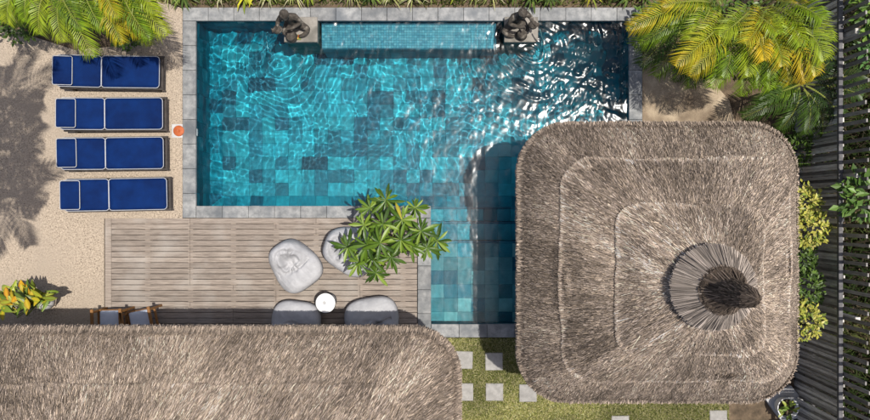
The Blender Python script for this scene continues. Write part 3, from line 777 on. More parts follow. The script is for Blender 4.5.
# ------------------------------------------------------------------ loungers
def soft_slab(name, L_, W_, T_, mat, r=.05, puff=.018, seed=0):
    """cushion: rounded in plan, puffed, slightly uneven"""
    n, m = 26, 18
    u = np.linspace(-1, 1, n); v_ = np.linspace(-1, 1, m); U, Vv = np.meshgrid(u, v_, indexing='ij')
    # square to rounded square mapping
    def plan(U, Vv):
        x, y = U * L_ / 2, Vv * W_ / 2
        ax, ay = np.abs(x) - (L_ / 2 - r), np.abs(y) - (W_ / 2 - r)
        c = (ax > 0) & (ay > 0); d = np.hypot(np.maximum(ax, 0), np.maximum(ay, 0)); mx = np.maximum(ax, ay); k = np.where(c & (d > 1e-6), mx / np.maximum(d, 1e-6), 1)
        x = np.where(c, np.sign(x) * (L_ / 2 - r + ax * k), x); y = np.where(c, np.sign(y) * (W_ / 2 - r + ay * k), y); return x, y
    x, y = plan(U, Vv); e = np.minimum(1 - np.abs(U), 1 - np.abs(Vv) * 1.0)
    edge = np.clip(e / .18, 0, 1); z = T_ * (.62 + .38 * np.sqrt(1 - (1 - edge) ** 2)) + puff * (1 - U ** 2) * (1 - Vv ** 2) + .0055 * fbm(x * 1.0 + seed, y + seed, seed, 4, 9)
    top = np.stack([x, y, z], -1); bot = np.stack([x, y, np.full_like(z, .0)], -1)
    V = np.concatenate([top.reshape(-1, 3), bot.reshape(-1, 3)]); F = []; I = lambda a, b: a * m + b; O = n * m
    for a in range(n - 1):
        for b in range(m - 1):
            F.append((I(a, b), I(a + 1, b), I(a + 1, b + 1), I(a, b + 1))); F.append((O + I(a, b), O + I(a, b + 1), O + I(a + 1, b + 1), O + I(a + 1, b)))
    for a in range(n - 1):
        F.append((O + I(a, 0), O + I(a + 1, 0), I(a + 1, 0), I(a, 0))); F.append((I(a, m - 1), I(a + 1, m - 1), O + I(a + 1, m - 1), O + I(a, m - 1)))
    for b in range(m - 1):
        F.append((I(0, b), I(0, b + 1), O + I(0, b + 1), O + I(0, b))); F.append((O + I(n - 1, b), O + I(n - 1, b + 1), I(n - 1, b + 1), I(n - 1, b)))
    return mesh(name, V, F, mat, True)
def ring_path(L_, W_, r, z, n=6):
    pts = []
    for k, (sx, sy) in enumerate(((1, 1), (-1, 1), (-1, -1), (1, -1))):
        for i in range(n + 1):
            a = (k + i / n) * math.pi / 2; pts.append((sx * (L_ / 2 - r) + r * math.cos(a), sy * (W_ / 2 - r) + r * math.sin(a), z))
    return pts + pts[:2]
def lounger_meshes():
    d = {}
    d['seat_pad'] = soft_slab('seat_pad', 1.13, .61, .085, blue, .07, .016, 1)
    d['back_pad'] = soft_slab('back_pad', .84, .61, .085, blue, .07, .014, 2)
    d['pillow'] = soft_slab('pillow', .36, .55, .075, blue, .035, .012, 3)
    for nm, (a, b, r) in {'p_seat': (1.135, .615, .07), 'p_back': (.845, .615, .07), 'p_pil': (.365, .555, .035)}.items():
        v, f = tube(ring_path(a, b, r, 0), .0075, 6, False); d[nm] = mesh('piping', v, f, piping_m, True)
    return d
LM = lounger_meshes()
def lounger(px0, px1, py0, py1, rz, label, dx=0):
    c = P((px0 + px1) / 2, (py0 + py1) / 2, .40)
    t = thing('sun_lounger', (c.x, c.y, 0), label, 'sun lounger', 'blue sun loungers on the gravel paving', rz)
    for s in (-1, 1):
        o = link('side_rail', mesh('side_rail', box_v(-.97, 1.06, -.018, .018, .24, .285), BOXF, dark_wood), t); o.location = (0, s * .315, 0)
        for x in (-.80, .90):
            o = link('leg', mesh('leg', box_v(-.022, .022, -.02, .02, -.004, .239), BOXF, dark_wood), t); o.location = (x, s * .315, 0)
    for x in (-.93, -.15, .55, 1.03):
        o = link('crossbar', mesh('crossbar', box_v(-.02, .02, -.295, .295, .245, .28), BOXF, dark_wood), t); o.location = (x, 0, 0)
    o = link('seat_pad', LM['seat_pad'], t); o.location = (.43, 0, .288)
    q = link('piping', LM['p_seat'], o); q.location = (0, 0, .062)
    bk = link('back_pad', LM['back_pad'], t); bk.location = (-.555, 0, .322); bk.rotation_euler = (0, .085, 0)
    q = link('piping', LM['p_back'], bk); q.location = (0, 0, .062)
    pl = link('pillow', LM['pillow'], t); pl.location = (-.83, random.uniform(-.012, .012), .43); pl.rotation_euler = (0, .10, random.gauss(0, .012))
    q = link('piping', LM['p_pil'], pl); q.location = (0, 0, .055)
    return t
lounger(56.5, 157.5, 55.5, 87, -.012, 'blue cushioned sun lounger crossed by palm frond shadows, under the overhanging palm')
lounger(60, 160.5, 98, 129, .006, 'blue cushioned sun lounger next to the one under the palm')
lounger(61, 161, 138, 168.5, .012, 'blue cushioned sun lounger level with the round orange lid')
lounger(64, 165, 179, 210, .02, 'blue cushioned sun lounger nearest the wooden deck')

# skimmer lid in its square frame
sk = P(179, 131)
t = thing('skimmer_lid', (sk.x, sk.y, 0), 'round orange lid in a pale square frame between loungers and pool', 'lid')
link('frame', slab_mesh('frame', .26, .27, -.06, .004, ceramic, .004), t).location = (-.015, 0, 0)
o = link('lid', lathe('lid', [(.108, .004), (.108, .02), (.10, .026), (.06, .026), (.05, .03), (.018, .03), (.015, .024)], terracotta, 30), t); o.location = (.0, 0, .001)

# ------------------------------------------------------------------ bean bags, table, armchairs on the deck
def bag_mesh(seed, L_, W_, H_):
    n, m = 140, 90
    th = np.linspace(0, 2 * math.pi, n, endpoint=False); ph = np.linspace(0.0, math.pi, m)
    T, F_ = np.meshgrid(th, ph, indexing='ij')
    def sp(c, e): return np.sign(c) * np.abs(c) ** e
    x = sp(np.cos(T), .62) * np.sin(F_) ** .62; y = sp(np.sin(T), .62) * np.sin(F_) ** .62; z = np.cos(F_)
    # narrower, higher head end at -x ; wide low seat at +x
    back = np.clip((-x + .15) / 1.1, 0, 1); seat = np.clip((x + .2) / 1.1, 0, 1)
    y = y * (1 - .26 * back + .05 * seat); x0 = x
    x = x - .10 * np.cos(y * 1.5) * np.sign(x) * 0 
    top = z > 0
    zz = np.where(top, sp(z, .62) * (.44 + .85 * back ** 1.3 - .04 * seat), z * .42)
    cx = -.22                                           # slumped hollow below the head with folds running round it
    rr_ = np.hypot((x - cx) / .62, y / .75); an = np.arctan2(y, x - cx)
    zz = zz - .34 * np.exp(-(rr_ / .45) ** 2) * top
    fold = np.sin(an * 7 + 2.2 * np.sin(an * 2 + seed) + 5 * rr_) * np.exp(-((rr_ - .50) / .26) ** 2)
    ring = np.sin(rr_ * 15 + 1.6 * np.sin(an * 3 + seed) + fbm(x * 2 + seed, y * 2, seed, 2, 3.0)) * np.exp(-((rr_ - .62) / .25) ** 2) * (x < .25)
    zz = zz + (.085 * np.maximum(fold, -.3) + .050 * ring) * top
    crease = -.11 * np.exp(-((x - .10 - .10 * np.sin(y * 3 + seed)) / .035) ** 2) * (np.abs(y) < .75)      # fold between seat and back
    zz = zz + crease * top + (.020 * fbm(x * 3 + seed, y * 3, seed, 4, 2.0)) * top
    zz = np.maximum(zz, -.36)
    return grid_mesh('cover', np.stack([x * L_ / 2, y * W_ / 2, (zz + .36) * H_], -1), bag_m, True, True)
def seam_pts(L_, W_, H_, k=0):
    pts = []
    for i in range(41):
        a = 2 * math.pi * i / 40; sp = lambda c, e: math.copysign(abs(c) ** e, c)
        x = sp(math.cos(a), .62); y = sp(math.sin(a), .62); back = min(max((-x + .15) / 1.1, 0), 1); seat = min(max((x + .2) / 1.1, 0), 1)
        pts.append((x * 1.0 * L_ / 2, y * (1 - .26 * back + .05 * seat) * W_ / 2, .36 * H_))
    return pts
def bean_bag(px, py, rz, label, L_=1.02, W_=.93, H_=.52, seed=1):
    c = P(px, py, .25); t = thing('bean_bag', (c.x, c.y, .003), label, 'bean bag', 'grey bean bags round the small table', rz)
    link('cover', bag_mesh(seed, L_, W_, H_), t)
    tube_obj('seam', seam_pts(L_, W_, H_), .008, bag_dark, t, 6)
    hd = link('handle', mesh('handle', box_v(-.012, .012, -.07, .07, 0, .012), BOXF, bag_dark), t); hd.location = (-.5 * L_ + .01, 0, .42 * H_); hd.rotation_euler = (0, -.9, 0)
    return t
bean_bag(294.5, 265, -.95, 'pale grey bean bag in full sun, creased at its head end', 1.02, .90, .52, 1)
bean_bag(350, 250, -.35, 'pale grey bean bag half hidden under the leafy frangipani', 1.0, .95, .52, 2)
bean_bag(295, 328, 1.45, 'grey bean bag under the thatch edge, on the open deck side of the table', 1.05, .95, .5, 3)
bean_bag(373, 326, 1.75, 'larger grey bean bag under the thatch edge, on the pool side of the table', 1.12, 1.05, .56, 4)

tb = P(325.5, 303, .42)
t = thing('side_table', (tb.x, tb.y, 0), 'small round white side table among the bean bags', 'table')
link('foot', lathe('foot', [(.16, .003), (.16, .012), (.13, .02), (.03, .03)], metal_m, 28), t)
link('stem', lathe('stem', [(.025, .03), (.025, .40)], metal_m, 14), t)
top = link('top', lathe('top', [(.17, .40), (.19, .405), (.19, .425), (.182, .426), (.05, .426), (.0, .426)], white_m, 40), t)
o = link('rim', lathe('rim', [(.192, .400), (.199, .404), (.199, .428), (.192, .431), (.190, .428), (.1905, .402)], metal_m, 40), top)
sc = thing('ashtray', (tb.x - .02, tb.y + .005, .4265), 'tiny grey dish on the round white table', 'dish')
link('bowl', lathe('bowl', [(.02, 0), (.028, .004), (.034, .015), (.031, .016), (.025, .006), (.0, .005)], ceramic, 18), sc)

def armchair(px, py, rz, label):
    c = P(px, py, .42); t = thing('armchair', (c.x, c.y, .002), label, 'armchair', 'teak armchairs under the thatch edge', rz)
    W_, D_ = .58, .62
    cu = link('seat_cushion', soft_slab('seat_cushion', W_ - .17, D_ - .06, .09, greyblue, .03, .01, 5), t); cu.location = (0, .0, .38)
    bc = link('back_cushion', soft_slab('back_cushion', W_ - .17, .42, .09, greyblue, .03, .01, 6), t); bc.location = (0, -D_ / 2 - .01, .64); bc.rotation_euler = (1.32, 0, 0)
    for s in (-1, 1):
        for y in (-D_ / 2, D_ / 2 - .03):
            o = link('leg', mesh('leg', box_v(-.022, .022, -.022, .022, -.002, .595), BOXF, teak), t); o.location = (s * (W_ / 2 - .02), y, 0)
        o = link('armrest', slab_mesh('armrest', .055, D_ + .08, -.018, .018, teak, .006), t); o.location = (s * (W_ / 2 - .02), -.01, .615)
        o = link('seat_rail', mesh('seat_rail', box_v(-.015, .015, -D_ / 2 + .024, D_ / 2 - .054, .32, .37), BOXF, teak), t); o.location = (s * (W_ / 2 - .02), 0, 0)
    o = link('front_rail', mesh('front_rail', box_v(-W_ / 2 + .044, W_ / 2 - .044, -.015, .015, .31, .365), BOXF, teak), t); o.location = (0, D_ / 2 - .03, 0)
    o = link('back_rail', mesh('back_rail', box_v(-W_ / 2 + .004, W_ / 2 - .004, -.015, .015, .78, .84), BOXF, teak), t); o.location = (0, -D_ / 2 - .09, 0)
    for k in range(4):
        o = link('slat', mesh('slat', box_v(-.02, .02, -.01, .01, .33, .779), BOXF, teak), t); o.location = (-.15 + .1 * k, -D_ / 2 - .06, 0)
    return t
armchair(111, 325, .03, 'teak armchair with grey blue cushion at the gravel edge, under the thatch')
armchair(142, 325, .20, 'slightly turned teak armchair with grey blue cushion, between its twin and the bean bags')

# ------------------------------------------------------------------ lawn blades and stepping stones
def blades(name, n, pts_fn, hmin, hmax, cols, parent=None, wid=.004):
    rng = np.random.default_rng(len(name) * 7 + n); p = pts_fn(rng, n); n = len(p)
    a = rng.uniform(0, 6.283, n); h = rng.uniform(hmin, hmax, n); lean = rng.uniform(.2, 1.1, n) * h; w = rng.uniform(.6, 1.5, n) * wid
    s = np.stack([-np.sin(a), np.cos(a), np.zeros(n)], 1); o = np.stack([np.cos(a), np.sin(a), np.zeros(n)], 1)
    tip = p + o * lean[:, None] + np.array([0, 0, 1]) * h[:, None]
    V = np.stack([p - s * w[:, None], p + s * w[:, None], tip + s * (w * .25)[:, None], tip - s * (w * .25)[:, None]], 1)
    cols = np.array(cols); c = cols[rng.integers(0, len(cols), n)] * rng.uniform(.7, 1.3, (n, 1))
    pat = fbm(p[:, 0], p[:, 1], 77, 3, 3.0)[:, None]; c = c * (1 + .25 * pat) * np.array([1, 1, 1]) + np.clip(pat, 0, 1) * np.array([.06, .04, .02])
    return link(name, quads(name, V, grass_m, np.clip(c, .005, .8)), parent)
STONES = [(464, 360), (494, 361.5), (464.5, 392), (494.5, 392), (528, 393), (620.5, 424.5), (718.5, 419)]
STONE_LABEL = ['square grey stepping stone by the pool coping, touching the house thatch', 'square stepping stone by the pool coping, half in the pavilion shadow',
               'square grey stepping stone half covered by the house thatch, away from the coping', 'square stepping stone lying free in full sun between the two roofs',
               'square stepping stone cut by the rounded pavilion corner', 'square stepping stone along the pavilion eave, midway to the potted plant', 'square stepping stone along the pavilion eave, closest to the potted plant']
stone_xy = [P(a, b) for a, b in STONES]
def lawn_pts(rng, n):
    x = rng.uniform(.12, 5.88, n); y = rng.uniform(-4.6, -2.57, n); ok = np.ones(n, bool)
    ok &= ~((y > -2.9) & (x > EX1 + .28))
    for q in stone_xy: ok &= ~((np.abs(x - q.x) < .17) & (np.abs(y - q.y) < .17))
    return np.stack([x[ok], y[ok], np.full(ok.sum(), -.036)], 1)
g = blades('grass', 150000, lawn_pts, .015, .05, [(.20, .24, .05), (.33, .34, .11), (.50, .46, .22), (.09, .12, .03), (.58, .53, .30)], None, .006)
tag(g, 'short dry green lawn grass between the two roofs', 'grass', kind='stuff')
for i, q in enumerate(stone_xy):
    o = link('stepping_stone', slab_mesh('stepping_stone', .35, .35, -.1, .004, slab_m, .01)); o.location = (q.x, q.y, 0); o.rotation_euler = (0, 0, random.gauss(0, .02))
    tag(o, STONE_LABEL[i], 'stepping stone', 'stepping stones in the lawn')

# ------------------------------------------------------------------ plants
def frond_mesh(pts, width, n, c_base, c_tip, rng, droop=.35, wl=.017, ragged=.0):
    """palm frond: curved rib with paired leaflets; pts = 4 control points of a bezier (relative)"""
    p0, p1, p2, p3 = [np.array(p, float) for p in pts]
    B = lambda t: (1 - t) ** 3 * p0 + 3 * (1 - t) ** 2 * t * p1 + 3 * (1 - t) * t * t * p2 + t ** 3 * p3
    D = lambda t: 3 * (1 - t) ** 2 * (p1 - p0) + 6 * (1 - t) * t * (p2 - p1) + 3 * t * t * (p3 - p2)
    V, C = [], []
    cb, ct = np.array(c_base), np.array(c_tip)
    for i in range(11):                                   # rib: flat strip pair
        t0, t1 = i / 11, (i + 1) / 11; a, b = B(t0), B(t1); d = D(t0); s = np.cross(d, [0, 0, 1]); s /= np.linalg.norm(s) + 1e-9
        w0, w1 = .016 * (1 - t0) + .003, .016 * (1 - t1) + .003; up = np.array([0, 0, .008])
        rc = np.array([.30, .33, .07]) * .9 if rng.random() < 2 else cb
        V += [[a - s * w0, b - s * w1, b + up, a + up], [a + up, b + up, b + s * w1, a + s * w0]]; C += [[rc] * 4, [rc] * 4]
    for i in range(n):
        t = .14 + .86 * (i + .5) / n; p = B(t); d = D(t); d /= np.linalg.norm(d) + 1e-9
        s = np.cross(d, [0, 0, 1]); s /= np.linalg.norm(s) + 1e-9; up = np.cross(s, d); up *= np.sign(up[2] + 1e-9)
        prof = (math.sin(math.pi * min(1, (t * .86 + .10))) ** .55) * (1.0 if t < .9 else (1.04 - t) / .14)
        for sg in (-1, 1):
            if ragged and rng.random() < ragged: continue
            L_ = width * max(.12, prof) * rng.uniform(.88, 1.1); fw = .45 + .75 * t + rng.normal(0, .07)
            dirv = s * sg + d * fw + up * .30; dirv /= np.linalg.norm(dirv)
            m = p + dirv * L_ * .5; q = p + dirv * L_ + np.array([0, 0, -droop * L_ * rng.uniform(.5, 1.3)]) + d * L_ * .08
            side = np.cross(dirv, up); side /= np.linalg.norm(side) + 1e-9; w = wl * rng.uniform(.8, 1.2)
            f_ = up * w * .45
            k = rng.uniform(.75, 1.25); tipm = np.clip(t * .8 + rng.normal(0, .16), 0, 1)
            c0 = (cb * (1 - tipm * .6) + ct * tipm * .6) * k; c1 = (cb * (1 - tipm) + ct * tipm) * k
            V.append([p - side * w * .4, m - side * w + f_, m, p]); C.append([c0, c1, c1, c0])
            V.append([p, m, m + side * w + f_, p + side * w * .4]); C.append([c0, c1, c1, c0])
            V.append([m - side * w + f_, q, q, m]); C.append([c1, c1 * 1.05, c1 * 1.05, c1])
            V.append([m, q, q, m + side * w + f_]); C.append([c1, c1 * 1.05, c1 * 1.05, c1])
    V = np.array(V); C = np.clip(np.array(C), .004, .8)
    # triangles in degenerate quads: nudge the tip so that faces stay valid
    V[:, 2] += np.where(np.all(np.abs(V[:, 1] - V[:, 2]) < 1e-9, axis=1)[:, None], np.array([[.002, .002, 0]]), 0)
    return quads('frond', V, leaf_m, C)

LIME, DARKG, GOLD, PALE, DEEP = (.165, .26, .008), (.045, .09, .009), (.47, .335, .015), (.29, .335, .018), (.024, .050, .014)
def palm(name, base, crown_z, fronds, label, stems=3, cat='palm', group=None, seed=0):
    """fronds: (crown px, crown py, tip px, tip py, width, tip z, colour, tip colour)"""
    rng = np.random.default_rng(seed); t = thing(name, (base[0], base[1], -.05), label, cat, group); b0 = np.array([base[0], base[1], -.05])
    for i in range(stems):
        a = i * 2.1 + seed; r = .06 + .10 * i; p = [(0, 0, -.05), (math.cos(a) * r * .6, math.sin(a) * r * .6, crown_z * .5), (math.cos(a) * r, math.sin(a) * r, crown_z)]
        tube_obj('stem', p, [.045, .038, .03], stem_green if i % 2 else bark, t, 8)
    for (cx, cy_, tx, ty, w, tz, col, ct) in fronds:
        cz = crown_z + rng.uniform(-.15, .15); a = np.array(P(cx, cy_, cz)); e = np.array(P(tx, ty, tz))
        h = np.linalg.norm((e - a)[:2]); p1 = a * .67 + e * .33 + np.array([0, 0, .34 * h + max(0, cz - tz) * .3]); p2 = a * .28 + e * .72 + np.array([0, 0, .30 * h])
        o = link('frond', frond_mesh([a - b0, p1 - b0, p2 - b0, e - b0], w, int(15 + h * 13), col, ct, rng, droop=.45, wl=.0105), t)
    return t

# palm clump over the loungers (top left)
bx = P(75, -25, 0)
palm('areca_palm', (-6.6, 4.1), 1.7, [
    (30, -25, 8, 24, .34, 1.9, LIME, PALE), (45, -30, 26, 22, .36, 2.0, LIME, LIME), (60, -25, 40, 34, .36, 2.0, PALE, LIME), (70, -20, 63, 42, .34, 2.1, LIME, PALE),
    (75, -20, 94, 57, .38, 2.2, PALE, LIME), (85, -25, 104, 30, .34, 2.3, LIME, LIME), (60, -25, 83, 30, .34, 2.4, DARKG, LIME)], 'tall green feathery palm hanging over the blue loungers', 3, seed=1)
palm('areca_palm', (-5.95, 4.15), 1.9, [
    (100, -30, 128, 33, .30, 2.2, GOLD, GOLD), (112, -30, 140, 39, .30, 2.1, LIME, GOLD), (125, -30, 166, 36, .38, 2.3, PALE, PALE), (130, -30, 158, 14, .34, 2.5, LIME, PALE),
    (105, -30, 118, 18, .34, 2.6, GOLD, LIME), (110, -25, 122, 44, .32, 2.2, LIME, GOLD), (118, -25, 150, 40, .32, 2.4, DARKG, LIME), (128, -20, 150, 46, .30, 1.9, DARKG, PALE), (120, -32, 148, 20, .34, 2.4, LIME, LIME)], 'golden tinged feathery palm between the loungers and the pool corner', 3, seed=2)
palm('areca_palm', (-8.0, 4.0), 1.4, [
    (5, -20, -8, 32, .34, 1.7, DARKG, LIME), (15, -20, 20, 26, .32, 1.5, DARKG, LIME), (12, -25, 2, 14, .32, 1.8, LIME, PALE), (25, -20, 48, 20, .3, 1.5, DARKG, LIME)], 'darker feathery palm at the outer end of the lounger bed', 2, seed=3)
# big palm clump beside the pool (top right)
palm('areca_palm', (5.35, 3.3), 2.3, [
    (705, 0, 627, 30, .32, 2.6, LIME, GOLD), (715, 5, 662, 6, .3, 2.9, LIME, GOLD), (728, 15, 676, 66, .36, 2.9, PALE, GOLD), (728, 25, 712, 88, .34, 2.4, LIME, LIME),
    (735, 20, 770, 90, .40, 2.4, LIME, LIME), (728, 15, 748, 76, .36, 2.7, LIME, PALE), (735, 8, 778, 34, .36, 3.2, PALE, LIME), (722, 5, 716, -25, .34, 3.2, LIME, GOLD), (738, 18, 764, 60, .34, 3.0, GOLD, GOLD), (712, 0, 690, 40, .36, 2.9, LIME, PALE), (720, 10, 700, 55, .34, 2.6, LIME, GOLD), (715, -5, 668, 24, .34, 2.6, DARKG, LIME), (742, 22, 742, 96, .34, 2.2, LIME, LIME), (726, 18, 724, 78, .34, 2.6, DARKG, LIME), (732, 16, 690, 76, .34, 2.5, LIME, GOLD), (745, 15, 758, 88, .34, 2.5, DARKG, LIME), (712, 4, 640, 44, .34, 2.2, DARKG, LIME)],
     'sunlit yellow green palm clump beside the pool and the sandy bed', 4, seed=4)
palm('areca_palm', (6.0, 3.5), 2.4, [
    (768, 5, 824, 60, .44, 3.0, LIME, PALE), (765, 15, 805, 83, .34, 2.7, GOLD, GOLD), (775, 0, 822, 20, .36, 3.2, LIME, LIME), (760, 5, 798, -15, .36, 3.4, LIME, GOLD),
    (755, 20, 782, 66, .36, 2.9, LIME, GOLD), (750, 10, 720, 36, .34, 3.0, LIME, PALE), (770, 8, 800, 46, .34, 3.1, PALE, LIME), (762, 10, 746, 44, .34, 3.1, GOLD, PALE), (772, 0, 800, 4, .34, 3.4, PALE, GOLD), (766, 12, 790, 84, .36, 2.5, LIME, GOLD), (778, 8, 828, 42, .38, 3.0, PALE, LIME), (770, 18, 816, 76, .36, 2.8, LIME, GOLD), (758, 22, 770, 80, .34, 2.6, DARKG, LIME)], 'golden tipped palm clump between the sandy bed and the stake fence', 4, seed=5)
palm('areca_palm', (4.8, 3.6), 1.2, [
    (672, 20, 634, 46, .34, 1.4, DARKG, LIME), (675, 25, 640, 66, .34, 1.2, DARKG, DARKG), (680, 28, 655, 76, .34, 1.1, DARKG, LIME), (690, 28, 690, 88, .34, 1.1, DARKG, LIME), (680, 20, 655, 10, .32, 1.6, DARKG, LIME),
    (690, 25, 675, 82, .3, 1.0, LIME, DARKG), (668, 18, 645, 25, .3, 1.5, DARKG, DARKG)], 'low dark green palm by the pool coping, below the sunlit clump', 2, seed=6)
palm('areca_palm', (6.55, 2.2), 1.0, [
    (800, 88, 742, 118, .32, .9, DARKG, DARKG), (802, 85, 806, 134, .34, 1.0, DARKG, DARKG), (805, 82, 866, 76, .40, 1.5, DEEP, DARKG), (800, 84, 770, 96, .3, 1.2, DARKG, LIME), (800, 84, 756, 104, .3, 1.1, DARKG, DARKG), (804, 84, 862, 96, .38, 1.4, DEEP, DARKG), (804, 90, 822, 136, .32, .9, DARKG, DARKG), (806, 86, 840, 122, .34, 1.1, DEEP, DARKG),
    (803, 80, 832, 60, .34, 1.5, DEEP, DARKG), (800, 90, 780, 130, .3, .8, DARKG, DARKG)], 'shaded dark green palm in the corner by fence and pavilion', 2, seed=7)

# tall palms standing left of the picture: their crowns throw the big soft shadow on the gravel
def tall_palm(x, y, h, label, seed, nf=16, rad=1.35):
    rng = np.random.default_rng(seed); t = thing('tall_palm', (x, y, -.05), label, 'palm', 'tall palms beyond the gravel')
    lean = (-1.15, .0)
    tube_obj('trunk', [(lean[0] * 2.6, lean[1], -.02), (lean[0] * 2.3, 0, h * .35), (lean[0] * 1.5, 0, h * .7), (0, 0, h)], [.14, .12, .10, .085], bark, t, 10)
    for i in range(nf):
        a = 2 * math.pi * i / nf + rng.normal(0, .12); L_ = rad * rng.uniform(.8, 1.2) * (.55 if i % 3 == 0 else 1)
        d = np.array([math.cos(a), math.sin(a), 0]); e = d * L_ + np.array([0, 0, h + rng.uniform(-.7, .35)]); b = np.array([0, 0, h])
        link('frond', frond_mesh([b, b + d * L_ * .35 + [0, 0, .5], b + d * L_ * .75 + [0, 0, .45], e], .40, 17, DARKG, LIME, rng, wl=.024), t)
tall_palm(-7.0, 2.2, 6.3, 'tall palm shading the gravel beside the loungers', 21, 10, 1.1)
tall_palm(-7.0, .35, 6.0, 'tall palm shading the gravel opposite the deck corner', 22, 10, 1.1)
tall_palm(-6.95, 1.3, 6.6, 'tall palm between the two other tall palms beyond the gravel', 23, 9, .95)

# frangipani with its leaf rosettes
def leaf_mesh_obovate(name, L_, W_, c0, c1, curl=.25, fold=.25):
    n = 6; V, C = [], []
    prof = [.12, .42, .72, .95, 1.0, .72, .05]
    for i in range(n):
        a, b = i / n, (i + 1) / n; wa, wb = prof[i] * W_ / 2, prof[i + 1] * W_ / 2
        za, zb = -curl * L_ * a * a, -curl * L_ * b * b
        for sg in (-1, 1):
            V.append([(a * L_, 0, za), (b * L_, 0, zb), (b * L_, sg * wb, zb + fold * wb), (a * L_, sg * wa, za + fold * wa)])
            cc = [np.array(c0) * 1.25, np.array(c0) * 1.25, np.array(c1), np.array(c1)]; C.append(cc)
    return quads(name, np.array(V, float), leaf_m, np.clip(np.array(C), .004, .8), True)
FL = [leaf_mesh_obovate('leaf', .31, .064, c, tuple(x * .8 for x in c), cu) for c, cu in
      (((.080, .145, .012), .2), ((.11, .19, .018), .3), ((.055, .11, .010), .35), ((.18, .26, .03), .15), ((.035, .075, .008), .4), ((.34, .30, .03), .3))]
fr_base = P(398, 243, 0)
fr = thing('frangipani', (fr_base.x, fr_base.y, 0), 'leafy green frangipani growing between the deck and the steps of the pool', 'tree')
hub = Vector((.02, -.02, .62))
tube_obj('trunk', [(0, 0, -.05), (.03, 0, .3), hub], [.075, .06, .05], bark, fr, 10)
RC = [(386, 200, 1.55), (415, 208, 1.6), (370, 208, 1.4), (383, 224, 1.85), (402, 220, 1.75), (421, 231, 1.75), (364, 225, 1.5), (348, 247, 1.35), (380, 243, 1.9), (401, 240, 1.8), (427, 248, 1.45),
      (367, 245, 1.7), (391, 257, 1.6), (359, 262, 1.35), (376, 273, 1.25), (437, 241, 1.3), (412, 247, 1.5), (372, 258, 1.45)]
for i, (px, py, z) in enumerate(RC):
    c = P(px, py, z); rel = c - fr_base
    br = tube_obj('branch', [hub, hub.lerp(rel, .5) + Vector((0, 0, -.10)), rel - Vector((0, 0, .02))], [.034, .026, .018], bark, fr, 7)
    n = 16; ph = random.uniform(0, 6.28); sc_ = random.uniform(.86, 1.1)
    for k in range(n):
        o = link('leaf', random.choices(FL, (4, 4, 3, 3, 2, .1))[0], br)
        el = -.35 if k % 2 else .12                        # lower, spreading ring and upper, rising ring
        a = ph + 2 * math.pi * k / n + random.gauss(0, .12)
        if k % 5 == 4: el = .55
        o.location = rel + Vector((0, 0, -.02 if k % 2 else .01)); o.rotation_euler = (random.gauss(0, .25), -el + random.gauss(0, .12), a)
        s_ = sc_ * random.uniform(.68, 1.15) * (.75 if k % 5 == 4 else 1); o.scale = (s_, s_, s_)

# croton like shrub by the thatch edge, bottom left
def broad_shrub(name, base, leaves, label, cat='shrub', seed=0):
    rng = random.Random(seed); t = thing(name, (base.x, base.y, -.02), label, cat); t0 = Vector((base.x, base.y, -.02))
    for (px, py, z, L_, W_, c, c2, a, el) in leaves:
        p = P(px, py, z) - t0; o = link('leaf', leaf_mesh_obovate('leaf', L_, W_, c, c2, rng.uniform(.1, .35), .15), t)
        o.location = p; o.rotation_euler = (rng.gauss(0, .3), -el, a)
        tube_obj('stalk', [(0, 0, 0), (p.x * .5, p.y * .5, p.z * .65), p], .009, stem_green, t, 5)
    return t
rg = random.Random(5); lv = []
for i in range(85):
    a = rg.uniform(0, 6.28); r = rg.uniform(0, 1) ** .6; px = 25 + math.cos(a) * r * 24; py = 299 + math.sin(a) * r * 21
    c = rg.choice([(.46, .34, .02), (.30, .34, .03), (.16, .22, .025), (.52, .30, .02), (.10, .15, .02), (.36, .38, .05)])
    lv.append((px, py, .75 + .4 * (1 - r) + rg.uniform(-.2, .15), rg.uniform(.2, .34), rg.uniform(.075, .125), c, tuple(x * rg.uniform(.5, 1) for x in c), a + rg.gauss(0, .5), rg.uniform(-.3, .5)))
broad_shrub('croton', P(46, 300), lv, 'yellow and green leaved croton at the thatch edge, casting a shadow on the gravel', 'shrub', 2)
bo = P(43, 303, .2)
me = lathe('garden_boulder', [(.05, 0), (.15, .05), (.17, .14), (.14, .24), (.07, .30), (.01, .31)], boulder_m, 20)
o = link('garden_boulder', me); o.location = (bo.x, bo.y, -.01); o.scale = (1, .85, 1); tag(o, 'pale rounded boulder tucked beside the croton', 'boulder')

